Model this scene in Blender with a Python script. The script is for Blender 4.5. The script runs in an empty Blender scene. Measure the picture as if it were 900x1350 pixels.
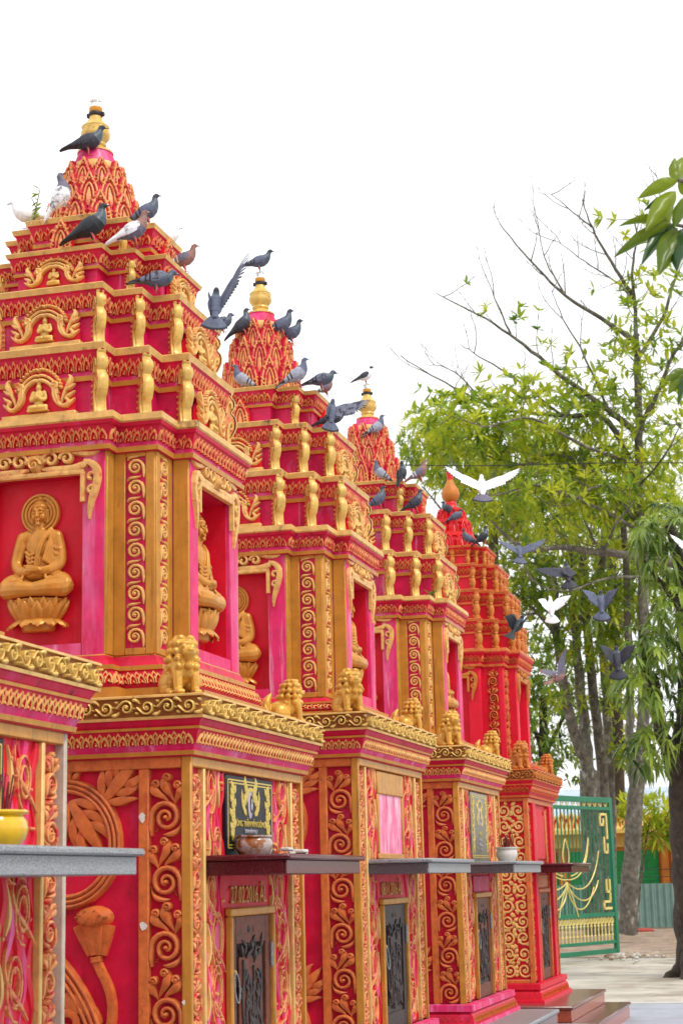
import bpy, math, random
from mathutils import Vector, Matrix
R_ = math.radians
K = 1.4            # model units -> metres (applied once, at the end)
GZ = -1.245        # ground height in model units (eye height is 0)
C = bpy.context.scene.collection
rnd = random.Random(7)

# ------------------------------------------------------------------ mesh helper
class MB:
    def __init__(s): s.v = []; s.f = []; s.m = []; s.mats = []
    def mi(s, mat):
        if mat not in s.mats: s.mats.append(mat)
        return s.mats.index(mat)
    def add(s, vs, fs, mat):
        n = len(s.v); k = s.mi(mat); s.v += [tuple(p) for p in vs]
        for f in fs: s.f.append(tuple(i + n for i in f)); s.m.append(k)
    def box(s, a, b, mat):
        x0, y0, z0 = a; x1, y1, z1 = b
        s.add([(x0,y0,z0),(x1,y0,z0),(x1,y1,z0),(x0,y1,z0),(x0,y0,z1),(x1,y0,z1),(x1,y1,z1),(x0,y1,z1)],
              [(0,3,2,1),(4,5,6,7),(0,1,5,4),(1,2,6,5),(2,3,7,6),(3,0,4,7)], mat)
    def bbox(s, a, b, mat, c=0.006):            # box with chamfered edges
        x0,y0,z0 = a; x1,y1,z1 = b; c = min(c, (x1-x0)*.3, (y1-y0)*.3, (z1-z0)*.3)
        rings = [(z0, c), (z0+c, 0), (z1-c, 0), (z1, c)]
        vs = []
        for z, d in rings:
            X0,X1,Y0,Y1 = x0+d,x1-d,y0+d,y1-d
            if d == 0:
                vs += [(X0+c,Y0,z),(X1-c,Y0,z),(X1,Y0+c,z),(X1,Y1-c,z),(X1-c,Y1,z),(X0+c,Y1,z),(X0,Y1-c,z),(X0,Y0+c,z)]
            else:
                vs += [(X0,Y0,z),(X1,Y0,z),(X1,Y0,z),(X1,Y1,z),(X1,Y1,z),(X0,Y1,z),(X0,Y1,z),(X0,Y0,z)]
        fs = []
        for k in range(3):
            for i in range(8): j = (i+1) % 8; fs.append((k*8+i, k*8+j, k*8+8+j, k*8+8+i))
        fs.append((7,5,3,1)); fs.append((24,26,28,30))
        s.add(vs, fs, mat)
    def lathe(s, prof, n, mat, c=(0,0,0), cap=True, wob=None):
        vs = []; fs = []
        for z, r in prof:
            for i in range(n):
                a = 2*math.pi*i/n; q = r*(1 if wob is None else wob(a))
                vs.append((c[0]+q*math.cos(a), c[1]+q*math.sin(a), c[2]+z))
        for k in range(len(prof)-1):
            for i in range(n): j = (i+1) % n; fs.append((k*n+i, k*n+j, (k+1)*n+j, (k+1)*n+i))
        if cap: fs.append(tuple(range(n-1,-1,-1))); fs.append(tuple((len(prof)-1)*n+i for i in range(n)))
        s.add(vs, fs, mat)
    def tube(s, pts, rs, mat, n=6):
        pts = [Vector(p) for p in pts]; m = len(pts)
        if not hasattr(rs, '__len__'): rs = [rs]*m
        vs = []; fs = []; up = Vector((0.13,0.21,1)).normalized(); prev = None
        for i in range(m):
            t = (pts[min(i+1,m-1)]-pts[max(i-1,0)])
            if t.length < 1e-9: t = Vector((0,0,1))
            t.normalize()
            if prev is None:
                a = t.cross(up)
                if a.length < .05: a = t.cross(Vector((1,0,0)))
            else: a = prev - t*prev.dot(t)
            a.normalize(); b = t.cross(a); prev = a
            for k in range(n):
                q = 2*math.pi*k/n; vs.append(pts[i] + (a*math.cos(q)+b*math.sin(q))*rs[i])
        for i in range(m-1):
            for k in range(n): l = (k+1) % n; fs.append((i*n+k, i*n+l, (i+1)*n+l, (i+1)*n+k))
        fs.append(tuple(range(n-1,-1,-1))); fs.append(tuple((m-1)*n+k for k in range(n)))
        s.add(vs, fs, mat)
    def ell(s, c, r, mat, n=10, m=6, rot=None):
        vs = []; fs = []
        for j in range(m+1):
            th = math.pi*j/m
            for i in range(n):
                a = 2*math.pi*i/n
                p = Vector((r[0]*math.sin(th)*math.cos(a), r[1]*math.sin(th)*math.sin(a), r[2]*math.cos(th)))
                if rot is not None: p = rot @ p
                vs.append((c[0]+p.x, c[1]+p.y, c[2]+p.z))
        for j in range(m):
            for i in range(n): k = (i+1) % n; fs.append((j*n+i, (j+1)*n+i, (j+1)*n+k, j*n+k))
        s.add(vs, fs, mat)
    def extend(s, o, M):
        n = len(s.v); s.v += [tuple(M @ Vector(p)) for p in o.v]
        mm = [s.mi(k) for k in o.mats]; flip = M.to_3x3().determinant() < 0
        for f, k in zip(o.f, o.m):
            f2 = tuple(i+n for i in f); s.f.append(f2[::-1] if flip else f2); s.m.append(mm[k])
    def mesh(s, name, smooth=40):
        me = bpy.data.meshes.new(name); me.from_pydata(s.v, [], s.f)
        for k in s.mats: me.materials.append(k)
        me.polygons.foreach_set('material_index', s.m)
        if smooth:
            me.polygons.foreach_set('use_smooth', [True]*len(s.f))
            me.set_sharp_from_angle(angle=R_(smooth))
        me.update(); return me
    def build(s, name, parent=None, loc=(0,0,0), smooth=40):
        return obj(name, s.mesh(name, smooth), parent, loc)

def obj(name, data, parent=None, loc=(0,0,0), rot=(0,0,0)):
    o = bpy.data.objects.new(name, data); C.objects.link(o); o.location = loc; o.rotation_euler = rot
    if parent: o.parent = parent
    return o
def tag(o, label, cat, group=None, kind=None):
    if label: o['label'] = label
    if cat: o['category'] = cat
    if group: o['group'] = group
    if kind: o['kind'] = kind
    return o
def thing(name, label, cat, loc=(0,0,0), rz=0, group=None):
    return tag(obj(name, None, None, loc, (0,0,rz)), label, cat, group)
def structure(name, mb, smooth=40):
    o = mb.build(name, smooth=smooth); o['kind'] = 'structure'; return o
def remeshed(mb, voxel, smooth=2, mat=None, name='carved'):
    """fuse overlapping shapes into one continuous carved surface"""
    o = bpy.data.objects.new('tmp', mb.mesh('tmp', 0)); C.objects.link(o)
    r = o.modifiers.new('r', 'REMESH'); r.mode = 'VOXEL'; r.voxel_size = voxel
    if smooth: q = o.modifiers.new('s', 'SMOOTH'); q.factor = .5; q.iterations = smooth
    dg = bpy.context.evaluated_depsgraph_get()
    me = bpy.data.meshes.new_from_object(o.evaluated_get(dg)); me.name = name
    old = o.data; bpy.data.objects.remove(o); bpy.data.meshes.remove(old)
    me.materials.clear(); me.materials.append(mat)
    me.polygons.foreach_set('material_index', [0]*len(me.polygons))
    me.polygons.foreach_set('use_smooth', [True]*len(me.polygons)); me.update()
    return me

# ------------------------------------------------------------------ materials
def lin(r, g, b):
    f = lambda c: (c/255/12.92) if c/255 <= .04045 else ((c/255+.055)/1.055)**2.4
    return (f(r), f(g), f(b), 1)
def mat(name, col, rough=.55, metal=0, var=.12, vscale=9, bump=.15, bscale=60, wear=None, stain=None, spec=.4, coat=0, streak=None):
    m = bpy.data.materials.new(name); m.use_nodes = True; nt = m.node_tree; N = nt.nodes; L = nt.links
    b = N['Principled BSDF']; b.inputs['Roughness'].default_value = rough; b.inputs['Metallic'].default_value = metal
    b.inputs['Specular IOR Level'].default_value = spec
    if coat: b.inputs['Coat Weight'].default_value = coat; b.inputs['Coat Roughness'].default_value = .15
    g = N.new('ShaderNodeNewGeometry'); pos = g.outputs['Position']
    def noise(scale, det=4, vec=None, ro=.6):
        t = N.new('ShaderNodeTexNoise'); t.inputs['Scale'].default_value = scale; t.inputs['Detail'].default_value = det
        t.inputs['Roughness'].default_value = ro
        L.new(vec or pos, t.inputs['Vector']); return t.outputs['Fac']
    def stretch(sx, sy, sz):
        k = N.new('ShaderNodeVectorMath'); k.operation = 'MULTIPLY'; k.inputs[1].default_value = (sx, sy, sz)
        L.new(pos, k.inputs[0]); return k.outputs[0]
    def ramp(fac, a, c):
        r = N.new('ShaderNodeMapRange'); r.inputs['From Min'].default_value = a; r.inputs['From Max'].default_value = c
        L.new(fac, r.inputs['Value']); return r.outputs['Result']
    def mix(fac, A, B):
        x = N.new('ShaderNodeMix'); x.data_type = 'RGBA'
        if hasattr(fac, 'links'): L.new(fac, x.inputs['Factor'])
        else: x.inputs['Factor'].default_value = fac
        for s_, v in (('A', A), ('B', B)):
            i = [q for q in x.inputs if q.name == s_ and q.type == 'RGBA'][0]
            if hasattr(v, 'links'): L.new(v, i)
            else: i.default_value = v
        return [q for q in x.outputs if q.type == 'RGBA'][0]
    lo = tuple(c*(1-var*1.6) for c in col[:3])+(1,); hi = tuple(min(1, c*(1+var)) for c in col[:3])+(1,)
    c = mix(ramp(noise(vscale, 5), .3, .7), lo, hi)
    if wear:            # (colour, scale, from, to, zstretch): faded / washed patches with a shape of their own
        wc, ws, a, z_, st = wear
        c = mix(ramp(noise(ws, 6, stretch(1, 1, st), .68), a, z_), c, wc)
    if stain:           # dark grime spots
        sc, ss, a, z_, st = stain
        c = mix(ramp(noise(ss, 6, stretch(1, 1, st), .7), a, z_), c, sc)
    if streak:          # runs of rain-washed dirt or chalk
        kc, ks, a, z_ = streak
        c = mix(ramp(noise(ks, 5, stretch(1, 1, .07), .65), a, z_), c, kc)
    L.new(c, b.inputs['Base Color'])
    if bump:
        bp = N.new('ShaderNodeBump'); bp.inputs['Strength'].default_value = bump; bp.inputs['Distance'].default_value = .01
        L.new(noise(bscale, 5), bp.inputs['Height']); L.new(bp.outputs['Normal'], b.inputs['Normal'])
    rr = ramp(noise(vscale*2.3, 4), .2, .8)
    rm = N.new('ShaderNodeMapRange'); rm.inputs['To Min'].default_value = max(.05, rough-.12); rm.inputs['To Max'].default_value = min(1, rough+.15)
    L.new(rr, rm.inputs['Value']); L.new(rm.outputs['Result'], b.inputs['Roughness'])
    return m
GRIME = lin(40,30,26)
M = {}
M['red'] = mat('crimson_paint', (.60,.004,.042,1), .5, 0, .14, 7, wear=(lin(214,70,130), 5, .58, .80, .35), stain=(GRIME, 6, .63, .74, .8), streak=(lin(112,8,30), 16, .60, .78))
M['red_clean'] = mat('red_paint', (.68,.003,.026,1), .5, 0, .10, 7, stain=(GRIME, 9, .70, .80, .5), streak=(lin(150,8,30), 18, .60, .76))
M['magenta'] = mat('magenta_paint', (.62,.006,.085,1), .5, 0, .2, 6, wear=(lin(196,112,160), 5, .56, .76, .3), stain=(GRIME, 5, .60, .71, .8), streak=(lin(214,160,196), 14, .60, .74))
M['pink'] = mat('faded_pink_paint', (.74,.022,.15,1), .55, 0, .14, 6, wear=(lin(226,140,186), 4, .50, .80, .10), stain=(lin(200,14,60), 6, .52, .70, .25), streak=(lin(232,176,206), 15, .58, .76))
M['ochre'] = mat('ochre_paint', lin(196,118,44), .5, .0, .14, 12, bump=.1, stain=(GRIME, 10, .66, .80, .35), streak=(lin(120,70,34), 20, .58, .76))
M['mustard'] = mat('mustard_gold_paint', lin(198,138,54), .42, .08, .12, 10, bump=.1, stain=(GRIME, 10, .66, .80, .35), streak=(lin(128,84,40), 20, .58, .76))
M['orange'] = mat('burnt_orange_paint', lin(208,112,54), .46, 0, .18, 14, bump=.22, wear=(lin(186,78,40), 16, .50, .72, .6), stain=(lin(84,40,24), 9, .60, .76, .5))
M['gold'] = mat('gold_paint', lin(224,186,100), .36, .12, .16, 16, bump=.15, wear=(lin(196,120,58), 22, .54, .74, 1), stain=(lin(84,58,34), 12, .64, .8, .8))
M['coppergold'] = mat('copper_gold_paint', lin(230,182,106), .42, .06, .16, 18, bump=.2, wear=(lin(206,96,66), 26, .52, .74, 1), stain=(lin(84,50,34), 12, .68, .82, .8))
M['palegold'] = mat('pale_gold_paint', lin(224,182,108), .42, .08, .14, 14, bump=.12, stain=(lin(96,76,48), 9, .60, .78, .6))
M['bronze'] = mat('bronze_gold_paint', lin(206,142,58), .34, .22, .12, 16, bump=.08, wear=(lin(190,104,46), 14, .56, .80, 1))
M['ochre_dark'] = mat('brown_ochre_ground', lin(150,92,36), .55, 0, .14, 12)
M['redgold'] = mat('red_rubbed_gold_paint', lin(226,156,94), .44, .04, .16, 18, bump=.2, wear=(lin(206,44,62), 19, .47, .64, 1), stain=(lin(84,40,34), 12, .66, .80, .8))
M['liongold'] = mat('lion_gold_paint', lin(216,164,70), .32, .25, .14, 16, bump=.15, wear=(lin(176,104,36), 20, .55, .78, 1), stain=(lin(90,58,26), 16, .62, .8, .8))
M['ledge'] = mat('worn_copper_ledge', lin(218,172,98), .5, 0, .16, 14, bump=.15, wear=(lin(228,214,196), 30, .63, .70, 1), stain=(GRIME, 7, .58, .72, .8))
M['grey_edge'] = mat('weathered_grey_edge', lin(190,178,160), .7, 0, .15, 12)
M['granite'] = mat('grey_granite', lin(156,159,162), .35, 0, .35, 140, bump=.03, wear=(lin(70,72,78), 170, .5, .62, 1), stain=(lin(205,205,208), 220, .6, .7, 1))
M['granite_dark'] = mat('dark_speckled_granite', lin(92,88,92), .3, 0, .4, 150, bump=.03, wear=(lin(175,172,176), 190, .56, .66, 1))
M['granite_red'] = mat('maroon_granite', lin(92,34,40), .22, 0, .3, 90, bump=.02, wear=(lin(150,110,108), 40, .62, .8, .2))
M['granite_brown'] = mat('polished_brown_granite', lin(120,72,66), .16, 0, .3, 120, bump=.01, wear=(lin(170,140,132), 150, .58, .7, 1))
M['terracotta'] = mat('polished_terracotta_granite', lin(176,92,70), .2, 0, .25, 110, bump=.01, wear=(lin(120,62,52), 140, .52, .66, 1))
M['wood'] = mat('dark_lacquered_wood', lin(116,62,44), .5, 0, .25, 20, bump=.06, spec=.25)
M['wood_dark'] = mat('black_brown_wood', lin(56,42,38), .5, 0, .25, 20, bump=.06)
M['slate'] = mat('charcoal_slate', lin(30,33,38), .42, 0, .12, 30, bump=.02, spec=.18)
M['slate_grey'] = mat('grey_slate', lin(112,110,102), .3, 0, .2, 30, bump=.02)
M['inlay'] = mat('inlay_gold', lin(206,180,84), .4, .2, .1, 40, bump=0)
M['inlay_white'] = mat('inlay_white', lin(176,170,180), .5, 0, .08, 40, bump=0)
M['wash'] = mat('washed_pink_plaster', lin(236,120,160), .65, 0, .16, 10, wear=(lin(244,196,210), 7, .44, .62, .25), stain=(lin(214,30,70), 9, .55, .70, .25))
M['white_chip'] = mat('bare_plaster_chip', lin(220,214,206), .8, 0, .1, 30)
M['yellow_glaze'] = mat('yellow_glazed_ceramic', lin(226,180,10), .12, 0, .12, 10, bump=.02, stain=(lin(120,80,20), 14, .62, .8, 1), coat=.6)
M['ceramic'] = mat('painted_ceramic', lin(190,176,170), .2, 0, .15, 14, bump=.03, wear=(lin(150,88,36), 16, .46, .56, 1), coat=.4)
M['ceramic_white'] = mat('white_ceramic', lin(214,208,200), .2, 0, .1, 12, bump=.02, coat=.4)
M['incense'] = mat('incense_red_sticks', lin(120,44,40), .8, 0, .3, 30)
M['blackband'] = mat('black_band', lin(34,32,32), .5)
M['amber'] = mat('amber_plastic', lin(206,140,30), .3)
M['redfinial'] = mat('red_gloss_paint', (.70,.012,.012,1), .3, 0, .1, 9)
def glass():
    m = bpy.data.materials.new('clear_lamp_glass'); m.use_nodes = True
    b = m.node_tree.nodes['Principled BSDF']; b.inputs['Base Color'].default_value = (.93,.95,.97,1)
    b.inputs['Transmission Weight'].default_value = .75; b.inputs['Roughness'].default_value = .12; b.inputs['IOR'].default_value = 1.35
    return m
M['glass'] = glass()
# ------------------------------------------------------------------ carved ornament (ridges raised from a plane)
class Fr:                                    # a plane: origin, u, v, outward normal
    def __init__(s, o, u, v, n): s.o, s.u, s.v, s.n = Vector(o), Vector(u), Vector(v), Vector(n)
    def p(s, a, b, h=0): return s.o + s.u*a + s.v*b + s.n*h
def ridge(mb, fr, pts, r, h, mt, uo=0, vo=0, su=1, sv=1, lift=-.002):
    m = len(pts)
    if not hasattr(r, '__len__'): r = [r]*m
    P = [(uo+su*a, vo+sv*b) for a, b in pts]; vs = []; fs = []
    for i in range(m):
        a = P[max(i-1,0)]; b = P[min(i+1,m-1)]; tx, ty = b[0]-a[0], b[1]-a[1]; l = math.hypot(tx,ty) or 1
        nx, ny = -ty/l, tx/l; q = r[i]; hh = h*min(1, .35+q/(max(r)+1e-9)*.65)
        for k, z in ((1, lift), (.80, hh*.86), (0, hh), (-.80, hh*.86), (-1, lift)):
            vs.append(fr.p(P[i][0]+nx*q*k, P[i][1]+ny*q*k, z))
    for i in range(m-1):
        for k in range(4): fs.append((i*5+k, i*5+5+k, i*5+6+k, i*5+1+k))
    fs.append((0,1,2,3,4)); e = (m-1)*5; fs.append((e+4,e+3,e+2,e+1,e))
    if fr.u.cross(fr.v).dot(fr.n)*su*sv < 0: fs = [f[::-1] for f in fs]
    mb.add(vs, fs, mt)
def dome(mb, fr, a, b, r, h, mt, n=8, ry=None):
    ry = ry or r; vs = [fr.p(a,b,h)]; fs = []
    for q, z in ((.6, .8), (1, -.05)):
        for i in range(n): t = 2*math.pi*i/n; vs.append(fr.p(a+r*q*math.cos(t), b+ry*q*math.sin(t), h*z))
    for i in range(n):
        j = (i+1) % n; fs.append((0,1+i,1+j)); fs.append((1+i,1+n+i,1+n+j,1+j))
    if fr.u.cross(fr.v).dot(fr.n) < 0: fs = [f[::-1] for f in fs]
    mb.add(vs, fs, mt)
def arc(cx, cy, r0, r1, a0, a1, n): return [(cx+(r0+(r1-r0)*i/n)*math.cos(R_(a0+(a1-a0)*i/n)), cy+(r0+(r1-r0)*i/n)*math.sin(R_(a0+(a1-a0)*i/n))) for i in range(n+1)]
def lerp(a, b, n): return [a+(b-a)*i/n for i in range(n+1)]
def bez(p, n=10):
    out = []
    for i in range(n+1):
        t = i/n; q = [Vector(k) for k in p]
        while len(q) > 1: q = [q[j].lerp(q[j+1], t) for j in range(len(q)-1)]
        out.append(tuple(q[0]))
    return out
def scroll_unit(mb, fr, uo, vo, w, flip, mt, h):
    """one turn of the climbing scroll: big volute plus three comma leaves; w = strip width, height 1.70 w"""
    s = -1 if flip else 1; g = lambda pts, r: ridge(mb, fr, pts, [q*w for q in r] if hasattr(r,'__len__') else r*w, h, mt, uo, vo, s*w, w)
    sp = [(-.45,-.02),(-.47,.22)] + arc(.0,.50,.45,.07,168,-440,26); n = len(sp)
    g(sp, [.04]+[.082-.036*i/n for i in range(1,n)])
    dome(mb, fr, uo, vo+.50*w, .085*w, h*1.3, mt)
    g(bez([(-.10,.02),(.18,-.04),(.46,.10),(.47,.40)]), [.02,.045,.07,.08,.082,.078,.066,.05,.036,.024,.012])
    for k in range(4): dome(mb, fr, uo+s*(-.31+.035*k)*w, vo+(.12+.0*k+.062*k)*w, .028*w, h*.6, mt, 5)
    for hx, hy, tx, ty, sg in ((-.29,1.44,-.02,.98,1),(.05,1.62,.16,1.00,1),(.36,1.40,.34,.94,-1)):
        g(bez([(hx-.10*sg,hy+.02),(hx-.17*sg,hy-.30),(tx-.02,ty+.22),(tx+.10*sg,ty-.10)], 9), [.07,.115,.145,.15,.135,.11,.085,.06,.04,.01])
        g(arc(hx,hy+.0,.115,.03,178 if sg>0 else 2,178-400 if sg>0 else 2+400,14), .048)
        dome(mb, fr, uo+s*hx*w, vo+hy*w, .055*w, h*1.25, mt, 6)
def scroll_strip(mb, fr, L, w, mt, h, u0=0, phase=0):
    """fr.o at the strip's bottom centre, v up"""
    n = max(1, round(L/(1.70*w))); k = L/n/(1.70*w)
    f2 = Fr(fr.o, fr.u, fr.v*k, fr.n)
    for i in range(n): scroll_unit(mb, f2, u0, i*1.70*w, w*.94, (i+phase) % 2, mt, h)
def wave_scroll(mb, fr, L, w, mt, h):
    """simple running spiral (upper pilasters): fr.o bottom centre"""
    n = max(1, round(L/(1.12*w))); P = L/n
    for i in range(n):
        s = 1; k = P/(1.12*w)
        f2 = Fr(fr.p(0, i*P), fr.u, fr.v*k, fr.n)
        ridge(mb, f2, [(.44*w,.0),(.46*w,.3*w)] + arc(0,.56*w,.42*w,.06*w,8,620,20), [.03*w]+[(.085-.035*j/22)*w for j in range(22)], h, mt)
        dome(mb, f2, 0, .56*w, .10*w, h*1.3, mt, 7)
        ridge(mb, f2, bez([(-.42*w,.95*w),(-.40*w,1.2*w),(.1*w,1.08*w),(.30*w,1.22*w)],7), [q*w for q in (.03,.06,.08,.08,.07,.05,.03,.01)], h, mt)
def petals(mb, fr, L, ht, mt, h, P=None, rim=None):
    """lotus petal frieze along u (centred), from v=0 up to ht"""
    P = P or ht*1.15; n = max(1, round(L/P)); P = L/n; rim = rim or mt
    def one(cx, w, y0, y1, hh):
        o = [(-.5,0),(-.52,.35),(-.33,.70),(0,1),(.33,.70),(.52,.35),(.5,0)]
        ring = lambda s, z, dy=0: [fr.p(cx+a*w*s, y0+(y1-y0)*(b*s+dy*(1-s)), z) for a, b in o]
        vs = ring(1, -.002) + ring(.93, hh) + ring(.74, hh*.9) + ring(.66, hh*.1) + ring(.42, hh*.1, .1) + [fr.p(cx, y0+(y1-y0)*.12, hh*1.25)]
        for ks, mm in (((0,1,4), mt), ((2,3), M['red_clean'])):
            fs = []
            for k in ks:
                for i in range(6): fs.append((k*7+i+1, k*7+i, k*7+7+i, k*7+8+i) if k < 4 else (28+i+1, 28+i, 35))
            if fr.u.cross(fr.v).dot(fr.n) < 0: fs = [f[::-1] for f in fs]
            mb.add(vs, fs, mm)
    for i in range(n+1):
        cx = -L/2+i*P
        if i == 0 or i == n: continue
        one(cx, P*.62, ht*.30, ht, h*.55)
    for i in range(n): one(-L/2+(i+.5)*P, P*.84, 0, ht*.80, h)
def vine_band(mb, fr, L, ht, mt, h):
    """running rinceau of the main cornice, centred on u, v 0..ht"""
    P = ht*1.25; n = max(2, round(L/P)); P = L/n
    for i in range(n):
        x = -L/2+(i+.5)*P; s = 1 if i % 2 else -1; c = ht*.5
        q = [(x+a*P*.5*s, c+(b)*ht*(1 if i%2 else -1)) for a, b in [(-1.0,.0),(-.8,.32)]]
        sp = [(x-.98*P/2, c)] + [(x+a, c+(b if i % 2 else -b)) for a, b in arc(0,0,ht*.43,ht*.08,150,-330,16)]
        ridge(mb, fr, sp, [ht*.06]*len(sp), h, mt)
        dome(mb, fr, x, c, ht*.11, h*1.4, mt, 7)
        ridge(mb, fr, bez([(x+P*.25,c+(.4 if i%2 else -.4)*ht),(x+P*.5,c+(.5 if i%2 else -.5)*ht),(x+P*.62,c+(.2 if i%2 else -.2)*ht)],6), [ht*k for k in (.03,.08,.11,.11,.08,.05,.02)], h*1.2, mt)
        dome(mb, fr, x+P*.5, c+(-.33 if i%2 else .33)*ht, ht*.10, h*1.3, mt, 6)
        dome(mb, fr, x+P*.36, c+(-.05 if i%2 else .05)*ht, ht*.08, h*1.1, mt, 6)
def drape(mb, fr, w, z0, z1, seed):
    """curtain and vine relief beside the door: pink-red folds with gold-edged cloud loops; u across, v up"""
    r = random.Random(seed); L = z1-z0
    for i in range(5):
        u = w*(-.42+.21*i); pts = [(u+w*.09*math.sin(k*1.1+i*2+seed), z0+L*k/26) for k in range(27)]
        ridge(mb, fr, pts, [w*(.05+.035*math.sin(k*.9+i)) for k in range(27)], .012, M['pink'] if i % 2 else M['red_clean'])
    z = z0+.02
    while z < z1-.05:
        sg = r.choice((-1,1)); u = r.uniform(-.18,.18)*w; q = w*r.uniform(.22,.36)
        for d in (0, .10*w): ridge(mb, fr, [(u+a*sg, z+q*1.5+b*1.7) for a, b in arc(0,0,q-d,(q-d)*.5,-100,300,16)], w*.020, .016, M['redgold'])
        ridge(mb, fr, bez([(u-sg*w*.4,z-.01),(u-sg*w*.1,z+.06),(u+sg*w*.5,z+.08),(u+sg*w*.2,z+.22)],9), [w*k for k in (.010,.02,.03,.034,.034,.03,.026,.02,.015,.008)], .018, M['redgold'])
        ridge(mb, fr, bez([(u+sg*w*.45,z+.02),(u+sg*w*.30,z+.10),(u+sg*w*.46,z+.18)],6), [w*k for k in (.015,.035,.045,.04,.03,.02,.008)], .018, M['palegold'])
        for _ in range(4): dome(mb, fr, r.uniform(-.42,.42)*w, z+r.uniform(0,.15), w*r.uniform(.03,.06), .018, M['redgold'], 6)
        z += r.uniform(.17,.23)
def leaf(mb, fr, x, y, ang, L, w, mt, h, lobes=3):
    c, s = math.cos(R_(ang)), math.sin(R_(ang)); T = lambda a, b: (x+a*c-b*s, y+a*s+b*c)
    if not lobes:
        ridge(mb, fr, [T(L*k/8,0) for k in range(9)], [w*q for q in (.15,.3,.42,.5,.5,.42,.3,.16,.02)], h, mt); return
    ridge(mb, fr, [T(L*k/8,0) for k in range(9)], [w*q for q in (.10,.16,.20,.24,.25,.22,.17,.10,.01)], h, mt)
    for k in range(lobes):
        for sg in (-1,1):
            t = .02+.42*k/max(1,lobes-1)
            ridge(mb, fr, [T(*p) for p in bez([(L*t,sg*w*.05),(L*(t+.12),sg*w*.42),(L*(t+.30),sg*w*.50),(L*(t+.46),sg*w*(.86-.25*k))],8)], [w*q for q in (.06,.10,.14,.16,.16,.14,.10,.06,.01)], h*.9, mt)
def lotus_panel(mb, fr, mt, z0, z1):
    """big looping lotus stems: u in -.5..+.5, v absolute"""
    h = .028
    def stem(pts, r):
        ridge(mb, fr, pts, r, h*.6, mt)
        for o in (-.62, 0, .62):
            q = []
            for i in range(len(pts)):
                a = pts[max(i-1,0)]; b = pts[min(i+1,len(pts)-1)]; l = math.hypot(b[0]-a[0], b[1]-a[1]) or 1
                q.append((pts[i][0]-(b[1]-a[1])/l*r*o, pts[i][1]+(b[0]-a[0])/l*r*o))
            ridge(mb, fr, q, r*.26, h, mt)
    def bloom(x, y, s, ang=0):
        for a in (-62,-32,0,32,62): leaf(mb, fr, x, y, 90+ang+a, .16*s, .075*s, mt, h*(1.25-.005*abs(a)), 0)
    for top in (.42, -.62):
        for s in (-1, 1):
            cx, cy = s*.21, top-.265
            stem([(cx+s*a*.95, cy+b) for a, b in arc(0,0,.235,.20,155,-175,34)], .030)
            leaf(mb, fr, cx+s*.16, cy+.165, 90-s*42, .21, .12, mt, h*1.1)
            leaf(mb, fr, cx+s*.02, cy+.24, 90+s*20, .07, .07, mt, h, 2)
            leaf(mb, fr, cx+s*.02, cy+.17, -90+s*34, .25, .13, mt, h*1.1, 3)
            leaf(mb, fr, cx-s*.14, cy+.02, -90+s*16, .21, .12, mt, h, 3)
    # lower sweep, seed pod and curling leaves
    for s in (-1, 1):
        b0 = -.20
        sw = bez([(-.02*s,b0+.05),(.14*s,b0-.02),(.37*s,b0-.16),(.40*s,b0-.52),(.39*s,b0-.62)],22)
        stem(sw, .036)
        ridge(mb, fr, [(s*.05,b0+.03),(s*.12,b0+.11),(s*.19,b0+.13)], [.05,.06,.03], h, mt)
        pod = [(.335,-.215),(.325,-.18),(.30,-.13),(.285,-.10)]
        ridge(mb, fr, [(s*.345,-.275),(s*.342,-.255)], .022, h*1.2, mt)
        for o, q in ((-.5,1),(-.17,1.2),(.17,1.2),(.5,1)): ridge(mb, fr, [(s*(.343+o*.05),-.25),(s*(.336+o*.09),-.19),(s*(.33+o*.12),-.14)], [.014,.022,.026], h*q, mt)
        dome(mb, fr, s*.33, -.112, .082, h*2.2, mt, 16, .046)
        for a2, b2 in ((0,0),(.04,.008),(-.04,.008),(.02,-.02),(-.02,-.02),(.018,.024),(-.02,.024),(.058,0),(-.058,0)):
            q = (a2/.082)**2+(b2/.046)**2; dome(mb, fr, s*.33+a2, -.112+b2, .008, h*2.2*(1.0-.30*q)+.006, M['ochre_dark'], 6)
        ridge(mb, fr, bez([(s*.343,-.27),(s*.37,-.34),(s*.43,-.38),(s*.40,-.52)],9), .018, h, mt)
        ridge(mb, fr, bez([(s*.17,b0-.18),(s*.26,b0-.24),(s*.33,b0-.23),(s*.36,b0-.30)],8), [.006,.02,.034,.04,.036,.03,.024,.018,.012], h, mt)
        ridge(mb, fr, [(s*.235+a*s, b0-.30+b) for a, b in arc(0,0,.045,.015,120,-190,10)], .018, h, mt)
        leaf(mb, fr, s*.06, b0-.10, -70*s if s > 0 else -110, .15, .09, mt, h, 2)
        bloom(s*.14, -.66, 1.2, s*10)
    bloom(0, -.02, 1.3); bloom(0, .22, 1.0, 180)
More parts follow.
